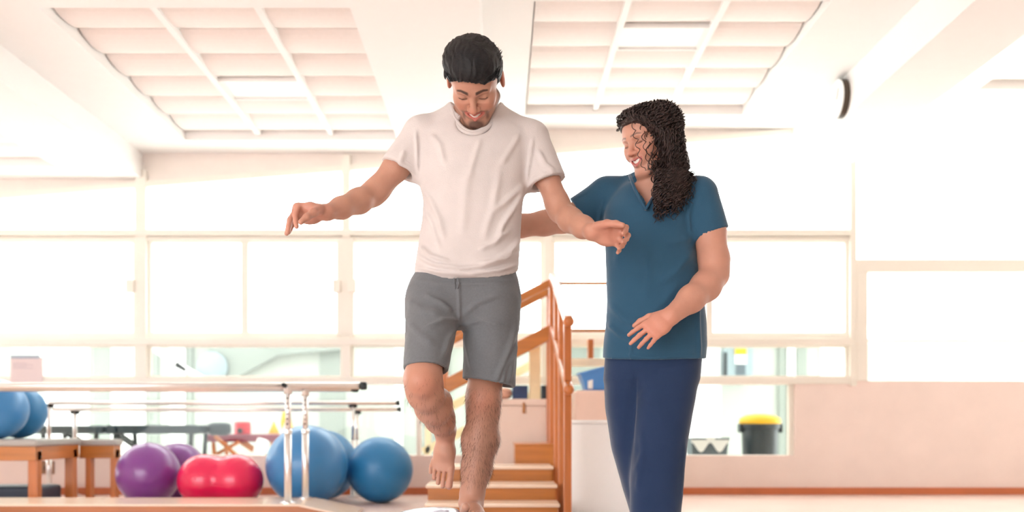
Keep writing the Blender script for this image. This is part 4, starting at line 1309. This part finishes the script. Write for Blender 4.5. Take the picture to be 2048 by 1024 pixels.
    fl_ = [([(835, 535), (880, 545), (940, 548), (1000, 540), (1036, 528)], 5, .006), ([(838, 512), (870, 530), (920, 538), (960, 534), (1005, 520), (1037, 498)], 5, .007),
           ([(842, 492), (862, 512), (900, 525)], 5, .005), ([(1038, 478), (1015, 505), (985, 522), (950, 528)], 5, .006), ([(955, 500), (985, 488), (1020, 460)], 6, .004),
           ([(1045, 378), (1030, 410), (1005, 450), (990, 490)], 6, .005), ([(1050, 366), (1015, 400), (985, 425)], 7, .004),
           ([(840, 370), (862, 400), (880, 440), (888, 480)], 7, .004), ([(850, 420), (866, 450), (880, 500)], 6, .003),
           ([(962, 276), (950, 310), (938, 360)], 7, .003), ([(832, 262), (834, 300), (836, 345)], 3.5, .004), ([(1066, 276), (1060, 320), (1054, 362)], 3.5, .004),
           ([(862, 268), (880, 290), (890, 330)], 7, .003), ([(1040, 268), (1020, 300), (1000, 330)], 7, .003), ([(1075, 300), (1090, 330), (1110, 345)], 6, .004),
           ([(810, 300), (800, 325), (812, 345)], 6, .004), ([(935, 330), (930, 400), (925, 470)], 12, .003), ([(1000, 340), (985, 420), (965, 480)], 9, .003)]
    fl_ = [(a, b * .85, c * (2.4 if i_ > 4 else 3.0)) for i_, (a, b, c) in enumerate(fl_)]
    v = folds(v, f, fl_); v = noise_disp(v, f, .0014, 30, 3)
    tee = np_obj('t_shirt', v, f, M_tee, man)
    # hems and ribbed collar
    ring = []
    zf, zs, zb = P(947, 264, 3.135).z, P(903, 216, 3.235).z, P(950, 206, 3.31).z
    cx = P(951, 230, 3.22).x
    for i in range(48):
        t = 2 * math.pi * i / 48; s_, c_ = math.sin(t), math.cos(t)      # c_=1 back, -1 front
        z = zs + (zb - zs) * max(c_, 0) ** 1.5 - (zs - zf) * max(-c_, 0) ** 1.4
        ring.append((cx + .0800 * s_ - (.006 if c_ < 0 else 0) * -c_, 3.222 + .082 * c_, z))
    m = MB()
    for off, rr in ((0, .0085), (1, .0085)):
        m.tube([(p[0] * 1.0 + (p[0] - cx) * .05 * off, p[1] + (p[1] - 3.222) * .035 * off, p[2] - .007 * off) for p in ring], rr, 8, closed=True)
    m.build('collar', M_tee, tee, smooth=True)
    for A, B, d in sl:
        u = nrm(np.cross(d, (0, 0, 1))); w_ = np.cross(d, u)
        MB().tube([B - d * .018 + (u * math.cos(t) + w_ * math.sin(t)) * .0668 for t in np.linspace(0, 2 * math.pi, 40, endpoint=False)], .0022, 6, closed=True).build('sleeve_hem', M_tee, tee, smooth=True)

    # ---- shorts
    M_sh = cloth('grey_jersey', (116, 119, 123), bump=.3, bscale=520, var=.08, scale=160, sheen=.25)
    pv = Vol((-.36, 2.84, .60), (.13, 3.42, 1.10), .0046)
    pv.loft(px_keys([(530, 838, 1028, .105, .0), (560, 824, 1036, .122, .0), (600, 815, 1038, .128, .0), (640, 812, 1036, .118, .0), (655, 822, 1030, .09, 0)], 3.215), 0)
    pv.flat(P(869, 600, 3.19), P(849, 760, 2.995), .092, .068, .105, .078, (1, 0, 0), .03)
    pv.flat(P(983, 600, 3.215), P(977, 790, 3.195), .093, .089, .118, .102, (1, 0, 0), .03)
    a = P(849, 739, 3.02); pv.cut(a, (0, -.22, -.97), 0, (-.36, 2.84, .60), (P(917, 700, 3.1).x, 3.42, .86))
    b = P(977, 766, 3.19); pv.cut(b, (-.17, -.04, -1), 0, (P(917, 700, 3.1).x, 2.9, .60), (.13, 3.42, .86))
    pv.flat(np.array(P(853, 715, 3.055)), np.array(P(848, 775, 2.985)), .058, .062, .066, .072, (1, 0, 0), .0, 'sub')
    pv.flat(np.array(P(978, 735, 3.20)), np.array(P(977, 800, 3.19)), .076, .083, .088, .096, (1, 0, 0), .0, 'sub')
    v, f = pv.mesh(); v = relax(v, f, 2, .5)
    v = folds(v, f, [(a_, b_ * .9, c_ * 1.9) for a_, b_, c_ in [([(917, 560), (918, 600), (918, 645)], 3, .004), ([(905, 625), (880, 605), (850, 590)], 6, .005), ([(915, 640), (885, 640), (845, 660)], 6, .005),
                     ([(912, 655), (895, 680), (885, 715)], 5, .005), ([(925, 630), (955, 605), (1000, 590)], 6, .004), ([(925, 650), (960, 640), (1010, 655)], 7, .004),
                     ([(928, 665), (938, 700), (945, 745)], 6, .004), ([(1036, 640), (1020, 690), (1000, 740), (990, 765)], 6, .006), ([(1034, 680), (1022, 720), (1016, 765)], 5, .006),
                     ([(1028, 700), (1010, 735), (1004, 768)], 4, .004), ([(815, 640), (840, 670), (870, 690)], 8, .004), ([(830, 560), (900, 568), (970, 568), (1034, 560)], 4, .003), ([(812, 600), (845, 620), (880, 628)], 8, .004)]])
    v = noise_disp(v, f, .0022, 34, 9)
    shorts = np_obj('shorts', v, f, M_sh, man)
    m = MB()
    for dx in (0, 7): m.tube([P(908 + dx, 556, 3.083), P(909 + dx * 1.3, 566, 3.080), P(911 + dx * .5, 578, 3.078)], .0022, 6)
    d = m.build('drawstring', M_sh, shorts, smooth=True)

    # ---- short dark hair on the shins
    r = np.random.default_rng(3); paths, rad = [], []
    bv, bn = BODY
    shin = (bv[:, 2] > .33) & (bv[:, 2] < .66) & (bv[:, 0] > -.135) & (bn[:, 1] < .5)
    shin2 = (bv[:, 2] > .50) & (bv[:, 2] < .68) & (bv[:, 0] < -.135) & (bv[:, 1] < 3.22)
    for msk, n in ((shin, 1300), (shin2, 380)):
        idx = np.flatnonzero(msk)
        for i in r.choice(idx, n):
            d = np.array((r.normal(0, .25), 0, -1.0)) + bn[i] * r.uniform(.15, .5); d /= np.linalg.norm(d); L = r.uniform(.008, .018)
            paths.append(np.array([bv[i] - bn[i] * .001, bv[i] + d * L * .5 + bn[i] * .0008, bv[i] + d * L])); rad.append(np.array([.00024, .00020, .00008]))
    lv, lf = tube_mesh(paths, rad, 3)
    lo = np_obj('leg_hair', lv, lf, M_hair, man); lo['kind'] = 'stuff'
    return man, f

# ================================================================== balance dome under his foot
def build_dome():
    c = P(872, 1016, 3.12); top = c.z + .002
    t = thing('balance_dome', (c.x, 3.12, 0), 'shiny white and blue balance dome under the standing foot', 'balance trainer')
    vol = Vol((c.x - .36, 2.74, -.02), (c.x + .36, 3.50, .32), .008)
    vol.ell((c.x, 3.12, .045), (.315, .315, top - .045), None, 0)
    vol.cut((c.x, 3.12, .05), (0, 0, -1))
    foot_shape(vol2 := Vol((c.x - .36, 2.74, -.02), (c.x + .36, 3.50, .32), .008), P(942, 1001, 3.195), *FOOT)
    vol.d = np.maximum(vol.d, -(vol2.d - .004)).astype(np.float32)
    v, f = vol.mesh(); v = relax(v, f, 3, .5)
    np_obj('dome', v, f, mat('pearl_blue_vinyl', (196, 212, 238), .22, var=.06, scale=2, coat=.4), t)
    MB().lathe([(.27, .0), (.325, .004), (.33, .03), (.325, .056), (.29, .06)], (c.x, 3.12, 0), 64).build('base', mat('dark_platform_plastic', (60, 66, 76), .5), t, smooth=False)

build_man()
build_dome()

# ================================================================== the woman
def build_woman():
    wo = thing('person', (P(1305, 1141, 3.4).x, 3.4, 0), 'person with long dark curly hair in navy scrubs walking beside the balancing one', 'person')
    M_skin = skin_mat('light_brown_skin')
    hc = np.array(P(1299, 285, 3.38)); hs = 1.0
    R = rotm(math.radians(54), math.radians(20), math.radians(-3))
    vol = Vol((-.06, 2.98, 1.02), (.88, 3.60, 1.72), .0050,
              [((.40, 3.24, 1.38), (.60, 3.50, 1.60), .0022), ((.40, 3.02, .76), (.62, 3.22, .98), .003)])
    vol = Vol((-.06, 2.98, .74), (.88, 3.60, 1.72), .0050,
              [((.40, 3.24, 1.38), (.60, 3.50, 1.60), .0024), ((.40, 3.02, .76), (.62, 3.22, .98), .003)])
    H = head_shape(vol, hc, R, hs, False, .95)
    vol.cone(H(0, .025, -.055), P(1322, 372, 3.43), .046, .054, .03)
    vol.cone(H(0, -.01, -.07), P(1312, 380, 3.40), .034, .046, .02)
    vol.flat(P(1308, 398, 3.41), P(1308, 470, 3.40), .110, .130, .070, .095, (1, -.25, 0), .04)
    vol.flat(P(1308, 470, 3.40), P(1308, 640, 3.40), .130, .130, .095, .09, (1, -.25, 0), .04)
    vol.cone(P(1290, 385, 3.44), P(1212, 392, 3.46), .035, .045, .03)
    vol.cone(P(1335, 385, 3.40), P(1398, 392, 3.34), .035, .045, .03)
    # arm behind the man
    vol.chain([P(1212, 394, 3.46), P(1165, 424, 3.48), P(1128, 441, 3.49), P(1090, 446, 3.49), P(1040, 452, 3.46), P(1000, 456, 3.43)],
              [.052, .047, .0430, .0440, .0400, .0290], .02)
    hand_shape(vol, P(1003, 456, 3.432), (-.98, -.10, .08), (-.10, -.99, 0), True, [(.1, .1, .1)] * 4, .05, (.5, .0), .92, .026)
    # arm across the front
    vol.chain([P(1400, 395, 3.34), P(1418, 462, 3.325), P(1428, 520, 3.305), P(1429, 548, 3.295)], [.057, .0565, .0520, .0465], .02)
    vol.chain([P(1429, 548, 3.295), P(1412, 572, 3.26), P(1382, 598, 3.20), P(1342, 632, 3.14)], [.0465, .0490, .0430, .0300], .025)
    hand_shape(vol, P(1341, 632, 3.138), (-.80, -.10, -.58), (.10, .93, -.22), False,
               [(.20, .30, .2), (.25, .32, .2), (.30, .32, .2), (.32, .35, .2)], .10, (.42, .35), 1.0, .029)
    v, f = vol.mesh(); del vol
    v = relax(v, f, 2, .5)
    col = tint(lin((214, 160, 138))[:3], v, [(P(1300, 660, 3.1), .10, (1.08, .90, .88))])
    hm = np.linalg.norm(v - hc, axis=1) < .19
    col[hm] = face_tint(col[hm], v[hm], hc, R, hs, False, lin((196, 100, 100))[:3], lin((74, 50, 44))[:3], .95)
    np_obj('body', v, f, M_skin, wo, col)
    teeth_and_eyes(wo, hc, R, hs, .95)

    # ---- scrub top
    M_top = cloth('teal_navy_twill', (52, 90, 117), bump=.22, bscale=420, sheen=.35)
    tv = Vol((.22, 3.06, .70), (.88, 3.66, 1.50), .0048)
    yw = -.22
    rows = [(740, 1206, 1409, .140, 0, yw), (715, 1206, 1410, .141, 0, yw), (690, 1207, 1412, .142, 0, yw), (650, 1212, 1411, .142, 0, yw), (610, 1214, 1408, .140, 0, yw), (560, 1213, 1400, .134, 0, yw), (500, 1211, 1392, .134, 0, yw),
            (455, 1209, 1390, .136, 0, yw), (420, 1210, 1394, .126, .005, yw), (395, 1216, 1396, .108, .01, yw), (376, 1236, 1382, .092, .015, yw), (362, 1262, 1362, .078, .02, yw), (350, 1278, 1348, .066, .025, yw)]
    tv.loft(px_keys(rows, 3.40), 0)
    tv.cone(P(1272, 366, 3.45), P(1212, 384, 3.47), .034, .044, .04)
    tv.cone(P(1345, 366, 3.41), P(1396, 386, 3.35), .034, .046, .04)
    def sleeve(a, b, ra, rb, cutdir=None):
        A, B = np.array(P(*a)), np.array(P(*b)); d = nrm(B - A); cd_ = d if cutdir is None else nrm(cutdir)
        s2 = Vol((.22, 3.06, .70), (.88, 3.66, 1.50), .0048)
        s2.cone(A, B + d * .06, ra, rb + .003, 0)
        s2.cut(B, cd_, 0)
        s2.cone(B - d * .05, B + d * .07, .030, rb - .004, .0, 'sub')
        k = .03; h = np.maximum(k - np.abs(tv.d - s2.d), 0) / k
        tv.d = np.minimum(tv.d, s2.d) - h * h * k * .25
    sleeve((1213, 392, 3.465), (1160, 428, 3.482), .066, .063)
    sleeve((1398, 392, 3.345), (1421, 470, 3.327), .066, .0640, (.0, 0, -1) if False else (.38, -.05, -.92))
    # v neck
    vn = np.array(P(1292, 416, 3.29))
    for (tx, ty) in ((1262, 352), (1325, 352)):
        pass
    a, b, c_ = np.array(P(1291, 418, 3.30)), np.array(P(1258, 345, 3.36)), np.array(P(1338, 345, 3.36))
    def wedge(X, Y, Z):
        t = np.clip((Z - a[2]) / (b[2] - a[2]), -1, 1.4)
        xl = a[0] + (b[0] - a[0]) * t ** 1 ; xr = a[0] + (c_[0] - a[0]) * t
        return np.maximum(np.maximum(xl - X, X - xr), np.maximum(-t * .13, Y - 3.40)) * .85
    tv._apply(wedge, [b[0], 3.2, a[2]], [c_[0], 3.45, b[2] + .05], .003, 'sub')
    tv.ell(P(1318, 352, 3.43), (.062, .062, .05), None, .004, 'sub')
    hz = P(1305, 719, 3.26); tv.cut(hz, (0.0, .10, -1), 0)
    v, f = tv.mesh(); v = relax(v, f, 2, .5)
    fl_ = [([(1215, 645), (1240, 668), (1275, 690)], 6, .006), ([(1214, 600), (1250, 640), (1290, 660)], 8, .004), ([(1290, 500), (1300, 545), (1290, 600)], 10, .004),
           ([(1260, 660), (1290, 640), (1330, 600), (1360, 560)], 9, .005), ([(1386, 500), (1350, 545), (1320, 570)], 8, .005), ([(1395, 460), (1370, 480), (1330, 490)], 8, .004),
           ([(1268, 352), (1280, 385), (1291, 420)], 3.5, .005), ([(1210, 395), (1203, 420), (1197, 445)], 3.5, .004), ([(1388, 395), (1376, 430), (1380, 470)], 4, .004),
           ([(1262, 690), (1263, 718)], 3, .003), ([(1395, 600), (1396, 650), (1400, 720)], 4, .005), ([(1225, 440), (1240, 480), (1235, 540)], 9, .004), ([(1240, 708), (1300, 715), (1395, 710)], 3, .0025)]
    v = folds(v, f, [(a_, b_, c_ * 1.7) for a_, b_, c_ in fl_]); v = noise_disp(v, f, .0026, 20, 5)
    top = np_obj('scrub_top', v, f, M_top, wo)
    m = MB(); m.tube([P(1259, 350, 3.345), P(1270, 378, 3.305), P(1291, 419, 3.262)], .0055, 8); m.tube([P(1291, 419, 3.262), P(1306, 395, 3.285), P(1322, 372, 3.315)], .0055, 8)
    m.build('neck_band', M_top, top, smooth=True)

    # ---- trousers
    M_pt = cloth('navy_twill', (42, 60, 92), bump=.22, bscale=420, sheen=.3)
    pv = Vol((.26, 3.08, .02), (.78, 3.74, .90), .0056)
    pv.loft(px_keys([(690, 1214, 1402, .120, 0, yw), (720, 1210, 1402, .126, 0, yw), (760, 1210, 1396, .122, 0, yw), (790, 1236, 1376, .085, 0, yw), (812, 1262, 1350, .06, 0, yw)], 3.40), 0)
    pv.loft(px_keys([(712, 1280, 1390, .070), (735, 1270, 1396, .095), (765, 1268, 1394, .114), (800, 1267, 1389, .113), (870, 1264, 1376, .104), (930, 1261, 1367, .095), (985, 1260, 1363, .090), (1024, 1260, 1361, .090), (1090, 1262, 1358, .092), (1128, 1262, 1358, .096)], 3.36), .025)
    pv.loft(px_keys([(712, 1222, 1300, .06), (735, 1212, 1304, .085), (765, 1209, 1300, .11), (820, 1212, 1294, .105, .02), (900, 1224, 1292, .098, .04), (980, 1246, 1302, .092, .07), (1024, 1260, 1314, .090, .09), (1080, 1276, 1330, .092, .11), (1108, 1282, 1338, .095, .12)], 3.425), .018)
    v, f = pv.mesh(); v = relax(v, f, 2, .5)
    v = folds(v, f, [([(1271, 735), (1270, 790), (1267, 850), (1262, 940)], 3.5, -.006), ([(1290, 900), (1280, 940), (1275, 985)], 6, .006), ([(1283, 860), (1285, 905), (1268, 950)], 6, .005),
                     ([(1370, 880), (1366, 940), (1362, 1020)], 4, .004), ([(1300, 740), (1340, 735), (1390, 725)], 7, .004), ([(1275, 790), (1300, 800), (1330, 820)], 9, .003)])
    v = noise_disp(v, f, .0018, 20, 8)
    np_obj('trousers', v, f, M_pt, wo)
    # ---- white shoes
    M_shoe = mat('white_shoe_leather', (236, 236, 236), .5, var=.03)
    for a, b in ((P(1310, 1108, 3.36), (-.25, -.95, 0)), (P(1308, 1086, 3.58), (-.45, -.88, 0))):
        A = np.array((a.x, a.y, .07)); d = nrm(b); s_ = np.cross(d, (0, 0, 1))
        sv = Vol(A - .26, A + .26, .006)
        sv.flat(A - d * .045 + np.array([0, 0, -.02]), A + d * .06 + np.array([0, 0, -.025]), .036, .042, .046, .036, s_, 0)
        sv.flat(A + d * .05 + np.array([0, 0, -.032]), A + d * .15 + np.array([0, 0, -.040]), .042, .036, .034, .024, s_, .03)
        sv.cone(A - d * .02, A + np.array([0, 0, .05]), .036, .034, .03)
        sv.cut((A[0], A[1], .004), (0, 0, -1))
        vv, ff = sv.mesh()
        np_obj('shoe', relax(vv, ff, 1), ff, M_shoe, wo)

    # ---- curly hair: a dark core and several hundred ringlets
    M_h = mat('dark_brown_curls', (58, 40, 36), .45, var=.35, scale=40)
    hv = Vol(hc + np.array((-.16, -.16, -.34)), hc + np.array((.24, .26, .18)), .005)
    hv.ell(H(0, .020, .046), (.085, .096, .084), R, 0)
    hv.ell(H(.004, -.024, .054), (.076, .078, .066), R, .02)
    hv.cone(H(.06, -.01, .02), P(1316, 330, 3.335), .030, .034, .03)
    hv.cone(P(1316, 330, 3.335), P(1322, 400, 3.315), .034, .022, .03)
    hv.cone(H(0, .06, .04), P(1338, 330, 3.43), .085, .075, .03)
    hv.cone(P(1336, 330, 3.41), P(1346, 392, 3.38), .062, .048, .03)
    X, Y_, Z = np.meshgrid(*[a_.astype(np.float32) for a_ in hv.ax], indexing='ij')
    q = np.stack([X - hc[0], Y_ - hc[1], Z - hc[2]], -1) @ R
    # keep the face clear: hairline runs over the forehead and down in front of the ears
    yl = np.interp(q[..., 2], [-.3, -.12, -.06, .0, .03, .060, .078, .088, .2], [-.030, -.030, -.036, -.044, -.056, -.066, -.080, -.25, -.4])
    yl = np.where(q[..., 0] < -.02, np.maximum(yl, np.where(q[..., 2] > .06, -.3, .0)), yl)
    hv.d = np.maximum(hv.d, (yl - q[..., 1]) * .8).astype(np.float32)
    vv, ff = hv.mesh(); vv = noise_disp(relax(vv, ff, 2), ff, .004, 60, 2)
    hair = np_obj('hair', vv, ff, M_h, wo)
    r = np.random.default_rng(21); paths, rad = [], []
    def ringlet(pts, amp, turns, rr, ph):
        n = max(24, int(turns * 9)); t = np.linspace(0, 1, n)
        pts = np.asarray(pts); s_ = np.linspace(0, 1, len(pts))
        base = np.stack([np.interp(t, s_, pts[:, i]) for i in range(3)], 1)
        for _ in range(4): base[1:-1] = (base[:-2] + base[1:-1] * 2 + base[2:]) / 4
        d = np.gradient(base, axis=0); d /= np.linalg.norm(d, axis=1)[:, None]
        u = np.cross(d, (.2, .9, .3)); u /= np.linalg.norm(u, axis=1)[:, None]; w_ = np.cross(d, u)
        a_ = 2 * np.pi * turns * t + ph; am = amp * np.clip(t * 5, .15, 1) * (1 + .25 * np.sin(t * 9 + ph))
        fx = np.clip((base[:, 0] - .545) / .19, -.98, .98)
        low = base[:, 2] < 1.415
        fr_ = 3.395 - .145 * np.sqrt(1 - fx ** 2); bk_ = 3.41 + .13 * np.sqrt(1 - fx ** 2)
        base[:, 1] = np.where(low & (base[:, 1] > fr_) & (base[:, 1] < 3.43), fr_ - .006, np.where(low & (base[:, 1] >= 3.43) & (base[:, 1] < bk_), bk_ + .006, base[:, 1]))
        for _ in range(3): base[1:-1] = (base[:-2] + base[1:-1] * 2 + base[2:]) / 4
        p = base + u * (np.cos(a_) * am)[:, None] + w_ * (np.sin(a_) * am)[:, None]
        paths.append(p); rad.append(rr * np.interp(t, [0, .1, .85, 1], [.6, 1, .9, .35]))
    for i in range(430):
        phi = r.uniform(-2.35, 2.35)            # 0 = back of the head, +-pi = face
        th0 = r.uniform(.12, 1.0)
        pts = []
        grow = r.uniform(.004, .030)
        for th in np.linspace(th0, 1.75, 6):
            g = grow * min(1, (th - th0) * 1.4 + .2)
            x = (.084 + g) * math.sin(th) * math.sin(phi); y = .024 + (.094 + g) * math.sin(th) * math.cos(phi); z = .046 + (.084 + g * .4) * math.cos(th)
            yfront = np.interp(z, [-.06, .0, .03, .06, .075, .10], [-.036, -.044, -.058, -.074, -.105, -.12])
            y = max(y, yfront)
            if x < -.02 and z < .07: y = max(y, .035)
            pts.append(H(x, y, z))
        e = np.array(pts[-1]); Ln = r.uniform(.13, .30)
        drift = np.array((r.uniform(-.02, .035), r.uniform(-.05, .02), 0))
        # ends gather in front of the near shoulder and over the back
        tgt = np.array(P(r.uniform(1306, 1398), 360, r.uniform(3.33, 3.50)))
        drift[:2] = (tgt[:2] - e[:2]) * r.uniform(.35, .8)
        for k in (.33, .66, 1.0): pts.append(e + drift * k + np.array((0, 0, -Ln * k)))
        ringlet(pts, r.uniform(.005, .010), (Ln + .2) / r.uniform(.022, .034), r.uniform(.0016, .0030), r.uniform(0, 6.28))
    for i in range(90):       # swept from the front hairline over the near temple
        u = r.uniform(0, 1); x0 = r.uniform(-.045, .03)
        j = lambda s_=.006: r.normal(0, s_)
        pts = [H(x0, -.082 + j(), .088 + j(.004)), H(x0 * .5 + .045, -.074 + u * .03, .080 + j()), H(.078 + j(), -.052 + u * .04, .045), H(.092 + j(), -.038 + u * .045, .0), H(.098 + j(), -.030 + u * .05, -.05)]
        e = np.array(pts[-1]); Ln = r.uniform(.08, .24)
        for k in (.5, 1.0): pts.append(e + np.array((.012 * k, -.015 * k, -Ln * k)))
        ringlet(pts, r.uniform(.004, .008), (Ln + .2) / r.uniform(.024, .034), r.uniform(.0016, .0028), r.uniform(0, 6.28))
    for i in range(150):      # top and fringe, swept from the parting to either side
        x0 = r.uniform(-.05, .045); y0 = r.uniform(-.05, .03); j = lambda s_=.005: r.normal(0, s_); near = r.random() < .72; u = r.uniform(0, .05)
        if near: pts = [H(x0, y0, .134), H(x0 * .8 + .012, -.078 + u * 1.2, .118 + j()), H(x0 * .5 + .045, -.090 + u + j(.003), .092 + j(.003)), H(.084 + j(), -.068 + u, .055), H(.100 + j(), -.045 + u, .005), H(.104 + j(), -.036 + u, -.05)]
        else: pts = [H(x0, y0, .134), H(x0 - .010, -.070 + u, .120 + j(.003)), H(x0 * .5 - .030, -.084 + u, .100 + j(.003)), H(-.056 + j(.003), -.062 + u, .090), H(-.074, -.025 + u, .072)]
        if near:
            e = np.array(pts[-1]); Ln = r.uniform(.04, .2); pts += [e + np.array((.010, -.012, -Ln * .5)), e + np.array((.016, -.02, -Ln))]
        ringlet(pts, r.uniform(.003, .006), r.uniform(7, 12) if near else r.uniform(4, 6), r.uniform(.0016, .0027), r.uniform(0, 6.28))
    # face framing ringlets on the cheek and forehead
    for pts, am, rr in (([(1262, 238, 3.285), (1268, 262, 3.275), (1274, 285, 3.27), (1278, 310, 3.272), (1286, 335, 3.28), (1294, 352, 3.29)], .006, .0015),
                ([(1276, 232, 3.29), (1286, 262, 3.275), (1290, 300, 3.27), (1300, 345, 3.28), (1304, 400, 3.285)], .006, .0015),
                ([(1282, 232, 3.29), (1294, 270, 3.275), (1298, 315, 3.275), (1302, 370, 3.285), (1302, 405, 3.28)], .007, .0017),
                ([(1286, 235, 3.29), (1300, 280, 3.28), (1302, 330, 3.285), (1306, 380, 3.29), (1312, 425, 3.28)], .007, .0018),
                ([(1290, 240, 3.29), (1306, 300, 3.285), (1308, 360, 3.29), (1316, 410, 3.28), (1320, 448, 3.27)], .007, .0018)):
        ringlet([np.array(P(p[0], p[1], p[2] + .012)) for p in pts], am, 7 + r.uniform(-1, 1.5), rr, r.uniform(0, 6.28))
    for i in range(90):       # locks that fall over the scrub top
        x0 = r.uniform(1306, 1376); y1 = r.uniform(392, 448) - max(0, x0 - 1345) * 1.2
        pts = [np.array(P(x0 + r.uniform(-6, 6), yy, 3.30 - .045 * (yy - 320) / 120 + r.uniform(-.012, .012))) for yy in np.linspace(320, y1, 5)]
        ringlet(pts, r.uniform(.005, .008), (y1 - 320) / r.uniform(12, 18), r.uniform(.0016, .0026), r.uniform(0, 6.28))
    lv, lf = tube_mesh(paths, rad, 4)
    lo = np_obj('curls', lv, lf, M_h, hair); lo['kind'] = 'stuff'
build_woman()
